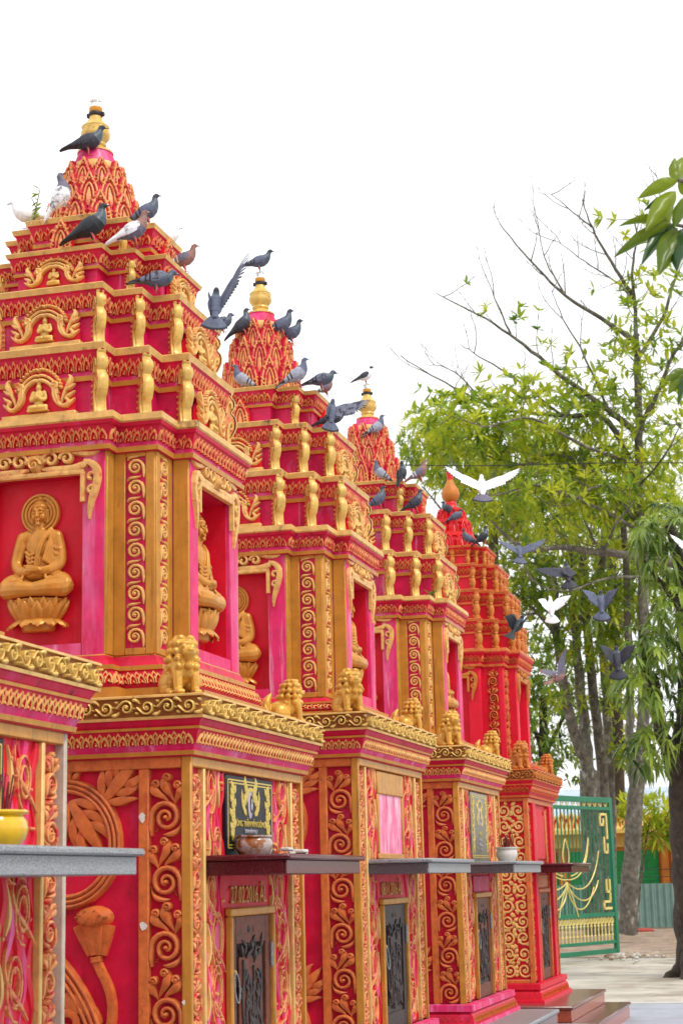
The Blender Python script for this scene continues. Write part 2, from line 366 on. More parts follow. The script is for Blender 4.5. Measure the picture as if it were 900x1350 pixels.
def arabesque(mb, fr, w, z0, z1, mt, seed):
    """dense swirling foliage over a whole panel"""
    r = random.Random(seed); h = .02; n = round((z1-z0)/(w*.5)); P = (z1-z0)/n
    for i in range(n):
        for s in (-1, 1):
            c = (s*w*.24, z0+(i+.5)*P); q = w*.22; sg = s*(1 if i % 2 else -1)
            ridge(mb, fr, [(c[0]+a*sg, c[1]+b*P/w*2) for a, b in arc(0,0,q,q*.15,-140,380,18)], w*.035, h, mt)
            dome(mb, fr, c[0], c[1], w*.06, h*1.2, mt, 6)
            for k in range(4):
                a = r.uniform(0,360); leaf(mb, fr, c[0]+math.cos(R_(a))*q*.9, c[1]+math.sin(R_(a))*q*.9, a+50, w*.17, w*.12, mt, h, 0)
        for k in range(3): leaf(mb, fr, r.uniform(-.06,.06)*w, z0+(i+.2+.3*k)*P, 90+r.uniform(-60,60), w*.2, w*.13, mt, h, 0)
def smooth_path(P, n=5):
    out = []
    for i in range(len(P)-1):
        p0, p1, p2, p3 = P[max(i-1,0)], P[i], P[i+1], P[min(i+2,len(P)-1)]
        for k in range(n):
            t = k/n; out.append(.5*((2*p1)+(p2-p0)*t+(2*p0-5*p1+4*p2-p3)*t*t+(3*p1-p0-3*p2+p3)*t**3))
    return out+[P[-1]]
# camera of the photograph (model units, eye at the origin)
FPX = 2267.14; CF = Vector((-.25760595,.94311189,.21018836)); CR = Vector((.96313401,.26808221,-.0224678)); CU = Vector((.07753741,-.19665172,.97740271))
EXPO = 0.12
def at(u, v, dep):
    """world point seen at photo pixel (u, v) at a forward distance"""
    return (CF + CR*((u-450)/FPX) - CU*((v-675)/FPX))*dep
def ground_at(u, v, z=GZ):
    r = at(u, v, 1); return r*(z/r.z)
# ------------------------------------------------------------------ ground
M['road'] = mat('pale_concrete', lin(186,178,164), .85, 0, .18, 1.2, bump=.25, bscale=30, wear=(lin(140,128,112), .8, .46, .66, 1), stain=(lin(104,92,80), 1.3, .58, .78, 1))
M['dirt'] = mat('dry_dirt', lin(164,142,122), .95, 0, .3, 3, bump=.5, bscale=14, wear=(lin(120,98,80), 1.6, .46, .7, 1), stain=(lin(196,182,168), 4, .6, .75, 1))
M['paver'] = mat('blue_grey_paving', lin(164,168,178), .55, 0, .12, 2, bump=.1, stain=(lin(120,118,116), 2, .6, .85, 1))
M['kerb'] = mat('kerb_stone', lin(190,188,182), .8, 0, .12, 4)
g_ = MB(); g_.add([(-500,-400,GZ),(500,-400,GZ),(500,900,GZ),(-500,900,GZ)], [(0,1,2,3)], M['road']); structure('ground', g_)
d_ = MB(); r = random.Random(2); n = 60; vs = []; fs = []
for i in range(n+1):
    x = -60+120*i/n; y0 = 27.6+.45*math.sin(i*1.7)+.3*r.random()
    vs += [(x,y0,GZ+.004),(x,y0+1.2,GZ+.05+.03*r.random()),(x,y0+6,GZ+.06),(x,75,GZ+.06)]
for i in range(n):
    for k in range(3): fs.append((i*4+k,i*4+4+k,i*4+5+k,i*4+1+k))
d_.add(vs, fs, M['dirt']); structure('dirt_strip', d_)
p_ = MB(); p_.bbox((-2.9,-6,GZ-.05),(9,17.6,GZ+.012), M['paver'], .006)
structure('pavement', p_)
k_ = MB(); k_.bbox((-2.9,17.602,GZ-.05),(9,17.75,GZ+.022), M['kerb'], .008); structure('kerb', k_)
s_ = MB()
for i in range(420):
    u = r.gauss(826,14) if i < 260 else r.uniform(780,905); v = r.gauss(1257,5) if i < 260 else r.uniform(1232,1264)
    p = ground_at(u, v); q = r.uniform(.012,.05); s_.ell((p.x,p.y,GZ+.02+q*.3),(q,q*r.uniform(.6,1.2),q*.6), r.choice((M['dirt'],M['kerb'],M['kerb'],M['road'])), 6, 4)
o = s_.build('rubble', smooth=60); tag(o, 'loose grey rubble scattered on the dirt behind the green gate', 'rubble', kind='stuff')
# ------------------------------------------------------------------ things of the yard
M['teal'] = mat('teal_green_paint', lin(12,112,76), .35, 0, .1, 6, bump=.05)
M['gatewhite'] = mat('cream_gold_paint', lin(224,204,120), .4, .1, .1, 8, bump=.05)
M['door_green'] = mat('bright_green_doors', lin(30,150,74), .55, 0, .12, 3, bump=.1)
M['wall_orange'] = mat('orange_wall_paint', lin(222,136,54), .6, 0, .15, 2, bump=.1)
M['wall_yellow'] = mat('yellow_wall_paint', lin(232,196,104), .6, 0, .12, 2, bump=.1)
M['roof_red'] = mat('red_roof_paint', lin(206,54,44), .55, 0, .15, 3)
M['sheet'] = mat('grey_green_sheet_metal', lin(122,150,142), .4, .3, .1, 3, bump=.05, stain=(lin(110,90,70), 2, .66, .82, .2))
M['house_white'] = mat('pale_house_paint', lin(226,228,232), .8, 0, .06, 1)
M['house_roof'] = mat('blue_grey_roofing', lin(176,190,204), .6, 0, .1, 1)
M['pane'] = mat('dark_window_pane', lin(60,70,80), .15, 0, .1, 1)
M['debris_red'] = mat('red_cloth', lin(170,70,60), .9)
def gate():
    p0 = Vector((-3.862,26.03,GZ)); p1 = Vector((-3.255,27.53,GZ)); u = (p1-p0); u.normalize(); L = 2.35; H = 2.44; p0 = p1-u*L; b = .08
    t = thing('green_gate', 'tall open teal gate with cream line lotus and key pattern, beyond the last stupa', 'gate', tuple(p1), math.atan2(u.y,u.x))
    X = lambda x: x-L; bx = lambda m, x0, x1, z0, z1, y=.03, mt='teal': m.bbox((X(x0),-y,z0),(X(x1),y,z1), M[mt], .004)
    m = MB(); bx(m, 0,.085,b,H); bx(m, L-.085,L,b,H); m.build('stile', t) if False else None
    for nm, a in (('stile',(0,.085,b,H)),('stile',(L-.085,L,b,H)),('top_rail',(.086,L-.086,H-.085,H)),('rail',(.086,L-.086,H-.20,H-.145)),('rail',(.086,L-.086,H*.25+.02,H*.25+.085)),('rail',(.086,L-.086,H*.06+b,H*.06+b+.05)),('bottom_rail',(.086,L-.086,b,b+.07))):
        m = MB(); bx(m, *a, .03 if 'stile' in nm else .026); m.build(nm, t)
    for i in range(20):
        x = .15+(L-.30)*i/19; m = MB(); m.tube([(X(x),0,H*.25+.08),(X(x),0,H-.19)], .013, M['teal'], 6); m.build('bar', t)
        m = MB(); z0 = H*.06+b+.05; z1 = H*.25+.02
        m.tube([(X(x),0,z0),(X(x),0,z1)], .010, M['gatewhite'], 6); m.ell((X(x),0,z0+.08),(.022,.016,.02), M['gatewhite'], 8, 5); m.ell((X(x),0,z1-.13),(.022,.016,.02), M['gatewhite'], 8, 5)
        m.tube([(X(x+.05*math.cos(q)),0,z1-.055+.045*math.sin(q)) for q in [2*math.pi*k/12 for k in range(13)]], .008, M['gatewhite'], 5); m.build('baluster', t)
    m = MB(); f = Fr((0,-.012,H-.115),(1,0,0),(0,0,1),(0,-1,0))
    for i in range(13):
        x = X(.17+(L-.34)*i/12); m.tube([(x+a,-.0,H-.115+bb) for a, bb in arc(0,0,.05,.012,180 if i%2 else 0,-260 if i%2 else 440,14)], .008, M['gatewhite'], 5)
    m.build('scroll_band', t)
    def key(z, s):
        m = MB(); P = [(0,0),(0,.36),(-.20,.36),(-.20,.20),(-.10,.20),(-.10,.28)] if s > 0 else [(0,.42),(0,.10),(-.20,.10),(-.20,.0),(.02,.0)]
        P2 = [(-.10,0),(-.10,-.22),(.0,-.22),(.0,-.10)] if s > 0 else [(-.10,.42),(-.10,.25),(.0,.25)]
        for q in (P, P2):
            for (a, c), (d, e) in zip(q, q[1:]): m.box((X(L-.21)+min(a,d)-.018,-.034,z+min(c,e)-.018),(X(L-.21)+max(a,d)+.018,-.014,z+max(c,e)+.018), M['gatewhite'])
        m.build('key_pattern', t)
    key(H-.62, 1); key(H*.31, -1)
    m = MB(); c = Vector((X(L*.36), -.03, 1.20)); tb = lambda q: m.tube([(c.x+a*.66, c.y, c.z+bb) for a, bb in q], .0095, M['gatewhite'], 5)
    for s in (-1,1):
        tb(bez([(0,.0),(s*.5,-.02),(s*.95,.12),(s*1.05,.62)],14)); tb(bez([(s*.18,.05),(s*.75,.1),(s*.9,.3),(s*1.05,.62)],12))
        tb(bez([(0,-.04),(s*.7,-.30),(s*1.3,-.05),(s*1.5,.42)],14)); tb(bez([(0,-.08),(s*.6,-.48),(s*1.2,-.30),(s*1.42,-.02)],14)); tb(bez([(0,-.1),(s*.15,-.5),(s*.8,-.6),(s*1.2,-.12)],14))
        tb(bez([(0,.15),(s*.2,.28),(s*.16,.42),(0,.60)],10)); tb(bez([(0,-.05),(s*.14,-.2),(s*.3,-.3),(s*.42,-.55)],8))
    m.build('line_lotus', t)
gate()
def sheet_fence():
    a = Vector((-6.6,39.2,GZ+.05)); b_ = Vector((2.0,42.4,GZ+.05)); u = b_-a; L = u.length; t = thing('sheet_metal_fence', 'low grey green corrugated metal fence before the orange building', 'fence', tuple(a), math.atan2(u.y,u.x))
    for j in range(5):
        m = MB(); w = L/5; n = 72; vs = []; fs = []
        for i in range(n+1):
            x = w*j+w*i/n*1.0; y = .030*math.sin(i*math.pi/3)+.012*j%.02
            for z in (0.03,1.0): vs += [(x,y,z),(x,y+.006,z)]
        for i in range(n): q = i*4; fs += [(q,q+4,q+6,q+2),(q+1,q+3,q+7,q+5),(q+2,q+6,q+7,q+3)]
        m.add(vs, fs, M['sheet']); m.build('corrugated_sheet', t)
    for j in range(6): m = MB(); m.tube([(L*j/5,.05,-.06),(L*j/5,.05,1.02)], .025, M['kerb'], 8); m.build('post', t)
    for z in (.25,.85): m = MB(); m.tube([(0,.06,z),(L,.06,z)], .018, M['kerb'], 6); m.build('rail', t)
    for z in (1.14,1.30): m = MB(); m.tube([(0,.06,z),(L,.06,z+.02)], .008, M['blackband'], 5); m.build('wire', t)
sheet_fence()
def hall():
    t = thing('temple_hall', 'long orange hall with green shutters and gold fringed eaves behind the trees', 'building', (-4,45,GZ)); B_ = lambda m, a, b, k, c=.01: m.bbox(a, b, M[k], c)
    m = MB(); B_(m,(-14,0,0),(12,8,2.44),'wall_orange'); m.build('wall', t)
    m = MB(); B_(m,(-14,-.12,1.95),(12,-.003,2.42),'wall_yellow'); m.build('eaves_band', t)
    m = MB()
    f = Fr((-1,-.30,2.44),(1,0,0),(0,0,1),(0,-1,0)); petals(m, f, 26, .46, M['wall_yellow'], .05, .26); m.build('fringe', t)
    m = MB(); m.add([(-14.3,-.7,2.39),(12.3,-.7,2.39),(12.3,4,2.80),(-14.3,4,2.80),(-14.3,8.6,2.39),(12.3,8.6,2.39),(-14.3,-.7,2.29),(12.3,-.7,2.29),(12.3,8.6,2.29),(-14.3,8.6,2.29)], [(0,1,2,3),(3,2,5,4),(6,7,1,0),(1,7,8,5,2),(0,3,4,9,6),(8,9,4,5),(7,6,9,8)], M['wall_yellow']); m.build('roof', t)
    for i in range(30):
        x = -13.6+.86*i; m = MB(); B_(m,(x,-.06,.15),(x+.52,-.003,1.86),'door_green'); d = m.build('shutter', t)
        m = MB(); 
        for k in range(9): m.box((x+.05,-.075,.25+.17*k),(x+.47,-.061,.33+.17*k), M['door_green'])
        m.build('louvre', d)
        m = MB(); B_(m,(x+.60,-.14,0),(x+.78,-.004,1.94),'wall_orange'); m.build('pillar', t)
hall()
def gatehouse():
    p = at(893,1100,41); t = thing('orange_pavilion', 'orange pavilion with flared red roof corner behind the dark mango trunk', 'building', (p.x+.75,p.y,GZ)); H = 2.05
    m = MB(); m.bbox((-.85,-.75,0),(.85,.75,H), M['wall_orange'], .02); m.build('wall', t)
    for i in range(4): x = -.80+.53*i; m = MB(); m.bbox((x-.07,-.83,0),(x+.07,-.752,H-.02), M['wall_orange'], .01); m.build('pillar', t)
    for i in range(3): x = -.80+.53*i+.08; m = MB(); m.bbox((x+.04,-.77,.15),(x+.34,-.753,1.6), M['roof_red'], .006); m.build('door', t)
    m = MB(); vs = []; fs = []
    for z, d in ((H,.9),(H+.06,1.12),(H+.12,1.18),(H+.30,.8),(H+.75,.25),(H+1.0,.06)):
        n = 6; ring = []
        for s in range(4):
            a = R_(-135+90*s); b2 = R_(-45+90*s)
            for k in range(n):
                q = k/n; x = (math.cos(a)*(1-q)+math.cos(b2)*q)*d*1.414; y = (math.sin(a)*(1-q)+math.sin(b2)*q)*d*1.414
                ring.append((x,y,z+(.22*(abs(q-.5)*2)**3 if d > 1 else 0)))
        vs += ring
    for k in range(5):
        for i in range(24): fs.append((k*24+i,k*24+(i+1)%24,k*24+24+(i+1)%24,k*24+24+i))
    m.add(vs, fs, M['roof_red']); m.build('roof', t)
gatehouse()
def far_house(u, dep, w, zt, lab):
    p = at(u,1100,dep); t = thing('distant_house', lab, 'house', (p.x,p.y,GZ), R_(8)); h = zt-GZ
    m = MB(); m.bbox((-w,-3,0),(w,3,h), M['house_white'], .05); m.build('wall', t)
    m = MB(); m.add([(-w-.4,-3.5,h),(w+.4,-3.5,h),(w+.4,0,h+1.5),(-w-.4,0,h+1.5),(-w-.4,3.5,h),(w+.4,3.5,h)], [(0,1,2,3),(3,2,5,4),(0,3,4),(1,5,2),(0,4,5,1)], M['house_roof']); m.build('roof', t)
    for i in range(4): x = -w*.8+w*.5*i; m = MB(); m.bbox((x,-3.08,h-1.6),(x+w*.22,-3.002,h-.5), M['pane'], .02); m.build('window', t)
far_house(842, 88, 4.2, 2.9, 'pale distant house with blue grey roof, right of the gate top')
far_house(748, 95, 3.2, 2.2, 'pale distant house half hidden behind the gate tree stems')
o = MB(); pts = [at(530+38*i, 613+1.5*math.sin(i*.6)-.2*i, 27) for i in range(12)]; o.tube(pts, .008, M['blackband'], 5)
tag(o.build('overhead_cable'), 'thin dark overhead cable crossing in front of the leafy trees', 'cable')
o = MB()
for i in range(7): p = ground_at(842+r.uniform(-6,6), 1232); o.ell((p.x,p.y,GZ+.08),(.26,.2,.06), M['debris_red'], 8, 5)
tag(obj('rag_pile', remeshed(o,.03,2,M['debris_red'])), 'small red rag pile on the dirt before the metal fence', 'rag')
# ------------------------------------------------------------------ the stupa-shaped tombs
W, A, B, CB, DX = .73, .307, .572, .4876, -3.0254
def FY(y, z=0): return Fr((0,-y,z), (1,0,0), (0,0,1), (0,-1,0))      # face looking along -Y
def FX(x, z=0): return Fr((x,0,z), (0,1,0), (0,0,1), (1,0,0))        # face looking along +X
def crossplan(a, b, c, d):
    a, b, c = a+d, b+d, c+d
    q = [(a,-b),(a,-c),(c,-c),(c,-a),(b,-a)]
    q += [(b,a),(c,a),(c,c),(a,c),(a,b)]; q += [(-x,y) for x, y in q[5:][::-1]]; q += [(-x,y) for x, y in q[:5][::-1]]
    return q
def square(d): return [(d,-d),(d,d),(-d,d),(-d,-d)]
def loft(mb, plan, prof, cap=True):
    """prof: (z, offset, material of the course above this line)"""
    n = len(plan(0))
    for (z0,d0,m0),(z1,d1,_) in zip(prof, prof[1:]):
        p, q = plan(d0), plan(d1); vs = [(x,y,z0) for x,y in p]+[(x,y,z1) for x,y in q]
        mb.add(vs, [(i,(i+1)%n,n+(i+1)%n,n+i) for i in range(n)], m0)
    if cap: mb.add([(x,y,prof[-1][0]) for x,y in plan(prof[-1][1])], [tuple(range(n))], prof[-1][2])
def band_faces(plan, d0, z0, d1, z1):
    """frames and lengths of every outward face of a slanted course (centred bottom edge)"""
    p, q = plan(d0), plan(d1); n = len(p); out = []
    for i in range(n):
        j = (i+1) % n; a, b, c, d = Vector((*p[i],z0)), Vector((*p[j],z0)), Vector((*q[i],z1)), Vector((*q[j],z1))
        u = (b-a); L = u.length; u.normalize(); v = ((c+d)/2-(a+b)/2); H = v.length; v.normalize()
        nn = u.cross(v); out.append((Fr((a+b)/2, u, v, nn), L, H))
    return out
CACHE = {}
def part(name, key, fn, parent, smooth=40, loc=None):
    k = (name, key)
    if k not in CACHE:
        m = MB(); fn(m); CACHE[k] = m.mesh(name, smooth)
    return obj(name, CACHE[k], parent, loc if loc is not None else (0,0,0))

# --- small carved figures -------------------------------------------------------------
def capsule(m, pts, rs):
    if not hasattr(rs, '__len__'): rs = [rs]*len(pts)
    P = smooth_path([Vector(p) for p in pts], 4) if len(pts) > 2 else [Vector(p) for p in pts]; n = len(P); R2 = []
    for i in range(n):
        q = i/(n-1)*(len(rs)-1); k = min(int(q), len(rs)-2); R2.append(rs[k]+(rs[k+1]-rs[k])*(q-k))
    m.tube(P, R2, None, 12); m.ell(P[0], (R2[0],)*3, None, 10, 8); m.ell(P[-1], (R2[-1],)*3, None, 10, 8)
def buddha_mesh(mt):
    m = MB(); F = None; e = lambda c, r, rot=None: m.ell(c, r, F, 12, 8, rot)
    # x across, y towards the viewer is -y, z up; height 0.61
    t = lambda pts, rs: capsule(m, pts, rs)
    e((0,0,.50),(.037,.045,.05)); e((0,.004,.535),(.036,.042,.03)); e((0,.006,.562),(.019,.022,.02))     # head, hair, topknot
    t([(0,0,.47),(0,.002,.42)], [.021,.026])
    e((0,-.044,.492),(.0065,.014,.017)); e((0,-.052,.484),(.0095,.008,.007)); e((0,-.043,.469),(.014,.007,.0035)); e((0,-.041,.463),(.011,.007,.0035)); e((0,-.036,.451),(.013,.012,.009)); e((0,.0,.528),(.041,.047,.022))
    for s in (-1,1):
        e((s*.0165,-.040,.499),(.011,.008,.0045)); t([(s*.004,-.048,.509),(s*.016,-.046,.514),(s*.030,-.034,.509)], .0042)
        e((s*.020,-.026,.482),(.016,.016,.016)); t([(s*.038,.0,.512),(s*.041,-.002,.49),(s*.036,-.002,.462)], [.008,.007,.009])
        e((s*.065,.0,.395),(.04,.032,.034))
        t([(s*.088,0,.39),(s*.108,-.005,.33),(s*.112,-.02,.275),(s*.075,-.055,.245),(s*.02,-.075,.242)], [.034,.031,.028,.022,.016])
        t([(s*.06,0,.20),(s*.125,-.035,.185),(s*.145,-.05,.17),(s*.07,-.085,.165),(s*-.05,-.088,.158)], [.05,.052,.046,.038,.024])
        e((s*.135,-.03,.17),(.028,.045,.032))
        for k in range(4): t([(s*(.06+.02*k),-.075+.004*k,.215-.004*k),(s*(.085+.02*k),-.088+.008*k,.18),(s*(.075+.02*k),-.083+.006*k,.148)], .0085)
    e((0,0,.355),(.072,.042,.085)); e((0,0,.27),(.062,.045,.07)); e((0,-.02,.23),(.08,.06,.03))
    e((.0,-.082,.243),(.045,.018,.011)); e((0,-.086,.252),(.036,.014,.008))
    for k in range(4): t([(.02*1-.012*k,-.083,.246+.006*k),(-.02-.010*k,-.085,.246+.006*k)], .004)
    # robe: sash over the left shoulder and folds
    t([(.062,-.012,.425),(.035,-.040,.385),(.010,-.050,.32),(.0,-.052,.26)], [.013,.014,.013,.010])
    for k in range(5): t([(.078+.004*k,-.018+.004*k,.415-.006*k),(.058+.008*k,-.040+.004*k,.36-.008*k),(.04+.011*k,-.052+.004*k,.29-.006*k)], .0075)
    for k in range(4): t([(-.06+.004*k,-.035,.33-.018*k),(-.035,-.046,.315-.018*k),(-.015,-.052,.318-.018*k)], .007)
    for k in range(4): t([(.125,-.01,.35-.025*k),(.112,-.034,.335-.025*k),(.09,-.03,.345-.025*k)], .0075)
    return remeshed(m, .0030, 1, mt, 'seated_figure')
def pedestal_mesh(mt):
    m = MB(); m.lathe([(0,.075),(.01,.085),(.05,.085),(.09,.125),(.135,.142),(.14,.12)], 20, mt)
    def pet(a, z0, z1, r0, r1, w, o):
        vs = []; c, s = math.cos(a), math.sin(a)
        prof = [(0,.75,0),(.25,1,.012),(.55,1,.02),(.8,.62,.018),(1,.05,.012)]
        for t, q, b in prof:
            r = r0+(r1-r0)*t+b+o; z = z0+(z1-z0)*t
            for k, dz in ((-1,-.010),(-.5,.002),(0,.007),(.5,.002),(1,-.010)): vs.append((r*c-s*w*q*k+dz*c, r*s+c*w*q*k+dz*s, z))
        fs = [(i*5+k, i*5+k+1, i*5+6+k, i*5+5+k) for i in range(4) for k in range(4)]
        m.add(vs, fs, mt)
    for i in range(14): pet(2*math.pi*i/14, .035, .125, .085, .135, .033, .006)
    for i in range(14): pet(2*math.pi*(i+.5)/14, .05, .14, .085, .142, .03, .0)
    for i in range(12): pet(2*math.pi*(i+.5)/12, .06, .012, .085, .14, .036, .004)
    me = m.mesh('lotus_pedestal', 50)
    return me
def praying_mesh(mt):
    m = MB(); t = lambda p, r: capsule(m, p, r)
    m.ell((0,0,.098),(.013,.014,.017), None); m.ell((0,0,.118),(.010,.010,.008), None); m.ell((0,0,.128),(.005,.005,.008), None)
    m.ell((0,-.013,.097),(.003,.004,.005), None)
    m.ell((0,0,.062),(.024,.017,.026), None); m.ell((0,0,.03),(.022,.018,.02), None); m.ell((0,-.004,.012),(.036,.024,.012), None)
    for s in (-1,1):
        t([(s*.024,0,.076),(s*.031,-.006,.05),(s*.020,-.020,.044),(s*.002,-.026,.056)], [.010,.009,.008,.006])
        t([(s*.01,-.01,.016),(s*.036,-.012,.013),(s*.01,-.026,.012)], [.011,.011,.009])
    m.tube([(0,-.024,.046),(0,-.026,.068)], [.007,.003], None, 6); m.box((-.045,-.022,-.004),(.045,.02,.004), None)
    return remeshed(m, .0028, 1, mt, 'praying_figure')
def lion_mesh(mt):
    """seated guardian lion facing +x, about 0.21 tall"""
    m = MB(); e = lambda c, r, rot=None: m.ell(c, r, None, 12, 8, rot); t = lambda p, r: capsule(m, p, r); r = random.Random(3)
    e((-.035,0,.055),(.055,.048,.05)); e((.005,0,.085),(.045,.042,.058)); e((.03,0,.10),(.034,.038,.05))
    for s in (-1,1):
        e((-.04,s*.036,.045),(.044,.024,.042)); t([(-.03,s*.046,.02),(.015,s*.046,.014)], [.016,.015]); e((.018,s*.046,.012),(.018,.014,.012))
        t([(.03,s*.030,.10),(.045,s*.031,.06),(.048,s*.031,.018)], [.022,.017,.015])
        e((.056,s*.031,.012),(.020,.016,.013))
        for k in (-1,0,1): e((.070,s*.031+k*.009,.010),(.008,.0055,.009)); e((.032,s*.046+k*.008,.009),(.007,.005,.008))
    e((.035,0,.155),(.038,.036,.036)); e((.068,0,.143),(.020,.024,.018)); e((.062,0,.128),(.018,.020,.008)); e((.084,0,.150),(.008,.012,.007))
    e((.055,0,.174),(.016,.030,.010))
    for s in (-1,1):
        e((.062,s*.016,.162),(.010,.009,.008)); e((.030,s*.036,.183),(.008,.010,.016), Matrix.Rotation(R_(25*s),3,'X')); e((.070,s*.014,.138),(.012,.010,.008))
    # curled mane over crown, cheeks, neck and chest
    for ring, (cx, cz, rx, ry, nn) in enumerate(((.026,.192,.020,.022,6),(.020,.173,.036,.038,8),(.016,.148,.038,.045,8),(.012,.122,.046,.050,9),(.018,.096,.050,.044,8))):
        for i in range(nn):
            a = R_(50+260*i/(nn-1)) if ring < 3 else R_(0+360*i/nn)
            x, y = cx+rx*math.cos(a), ry*math.sin(a); e((x,y,cz),(.0145,.0145,.0135)); e((x+.009*math.cos(a),y+.009*math.sin(a),cz+.004),(.0065,.0065,.0065))
    t([(-.080,0,.03),(-.100,0,.06),(-.098,0,.10),(-.078,0,.135)], [.014,.022,.020,.006])
    t([(-.085,.012,.03),(-.108,.014,.055),(-.112,.012,.09)], [.010,.014,.004]); t([(-.085,-.012,.03),(-.108,-.014,.055),(-.112,-.012,.09)], [.010,.014,.004])
    return remeshed(m, .0030, 1, mt, 'guardian_lion')
BUD = {'gold': buddha_mesh(M['bronze'])}; PED = pedestal_mesh(M['bronze']); PRAY = praying_mesh(M['gold']); LION = lion_mesh(M['liongold'])

# --- repeated trim -------------------------------------------------------------------
def antefix(mb, h, gm, sm, simple=False):
    """volute-edged corner plate standing on a ledge: r outward (+x), z up"""
    O = [(0,.13),(.05,.155),(.10,.13),(.18,.13),(.24,.135),(.27,.16),(.31,.18),(.40,.225),(.50,.235),(.57,.215),(.62,.17),(.645,.155),(.68,.185),(.75,.215),(.82,.205),(.86,.165),(.885,.15),(.92,.17),(.96,.15),(.985,.10),(1.0,.03)]
    t = .041*h/.28*.5; s = h*1.0
    vs = []; fs = []
    for z, r in O:
        w = t*(1.08 if .3 < z < .6 or .68 < z < .83 else .9)
        if z > .95: w *= .75
        for y, q in ((-w,.035),(-w*.75,.008),(0,-.004),(w*.75,.008),(w,.035)): vs.append(((r-q)*s, y, z*h))
    n = len(O)
    for i in range(n-1):
        for k in range(4): fs.append((i*5+k, i*5+k+1, i*5+6+k, i*5+5+k))
    fs.append((n*5-5,n*5-4,n*5-3,n*5-2,n*5-1)); mb.add(vs, fs, gm)
    vs = []; fs = []                                            # side cheeks
    for z, r in O:
        for y in (-1, 1): vs += [((max(r-.05,.03))*s, y*t*.8, z*h), (-.02, y*t*.8, z*h)]
    for i in range(n-1):
        fs.append((i*4+1,i*4,i*4+4,i*4+5)); fs.append((i*4+2,i*4+3,i*4+7,i*4+6))
    mb.add(vs, fs, sm)
    for y, nn in ((-1,(0,-1,0)),(1,(0,1,0))):
        u = (1,0,0) if y < 0 else (-1,0,0); f = Fr((0,y*t*.8,0), u, (0,0,1), nn); k = -y
        ridge(mb, f, [(k*a*s, b*h) for a, b in bez([(.10,.02),(.02,.3),(.06,.62),(.19,.55),(.17,.36),(.10,.38)],12)], [h*q for q in lerp(.03,.014,12)], .010, gm)
        ridge(mb, f, [(k*a*s, b*h) for a, b in bez([(.04,.62),(.05,.84),(.15,.84),(.13,.70)],8)], h*.018, .010, gm)
        if not simple:
            for q in range(7): dome(mb, f, k*(-.005)*s, (.10+.085*q)*h, .026*h, .012, sm, 6)
def arch_plaque(mb, w, h, gm, rm):
    """ogee-arched plaque, half-width w, standing with its back at y=0, front towards -y"""
    f = Fr((0,-.022,0), (1,0,0), (0,0,1), (0,-1,0))
    out = bez([(-1.0,.30),(-.96,.62),(-.55,.66),(-.42,1.06),(0,1.0)],9); out = out+[(-a,b) for a, b in out[::-1][1:]]
    out = [(-1.02,0)]+out+[(1.02,0)]
    vs = [(a*w,-.022,b*h) for a, b in out]+[(a*w,0,b*h) for a, b in out]; n = len(out)
    mb.add(vs, [tuple(range(n-1,-1,-1))]+[(i,(i+1)%n,n+(i+1)%n,n+i) for i in range(n)], rm)
    for sc, r, q in ((1.0,.05,.016),(.86,.035,.020),(.74,.05,.022)):
        pts = bez([(-.62,.42),(-.62,.62),(-.52,.84),(-.10,1.0),(0,.92)],10)
        pts = [(a*sc*1.05*w, (b*sc+.04)*h) for a, b in pts]; pts += [(-a,b) for a, b in pts[::-1][1:]]
        if sc == 1.0:
            for i in range(1,len(pts)-1): dome(mb, f, pts[i][0], pts[i][1], w*.058, .024, gm, 6)
        else: ridge(mb, f, pts, r*w*1.1, q, gm)
    for s in (-1,1):
        for d, r in ((0,.05),(.10,.045)):
            ridge(mb, f, [(s*a*w, b*h) for a, b in bez([(.50-d*.4,.62),(.50-d,.30),(.56-d,.02+d*.5),(.86,.0),(1.0,.20),(.80,.28)],14)], r*w, .024, gm)
        ridge(mb, f, [(s*(.48*w+a), .60*h+b) for a, b in arc(0,0,.10*w,.03*w,-60,250,9)], .045*w, .026, gm)
        ridge(mb, f, [(s*a*w, b*h) for a, b in bez([(.66,.16),(.72,.5),(.95,.55),(1.0,.78),(.86,.80)],10)], [w*q for q in lerp(.03,.07,5)+lerp(.07,.02,4)], .022, gm)
        for k in range(3): ridge(mb, f, [(s*a*w,b*h) for a, b in bez([(.78,.12+.17*k),(.92,.16+.17*k),(1.05,.28+.16*k)],5)], [w*q for q in (.03,.05,.055,.045,.03,.01)], .022, gm)
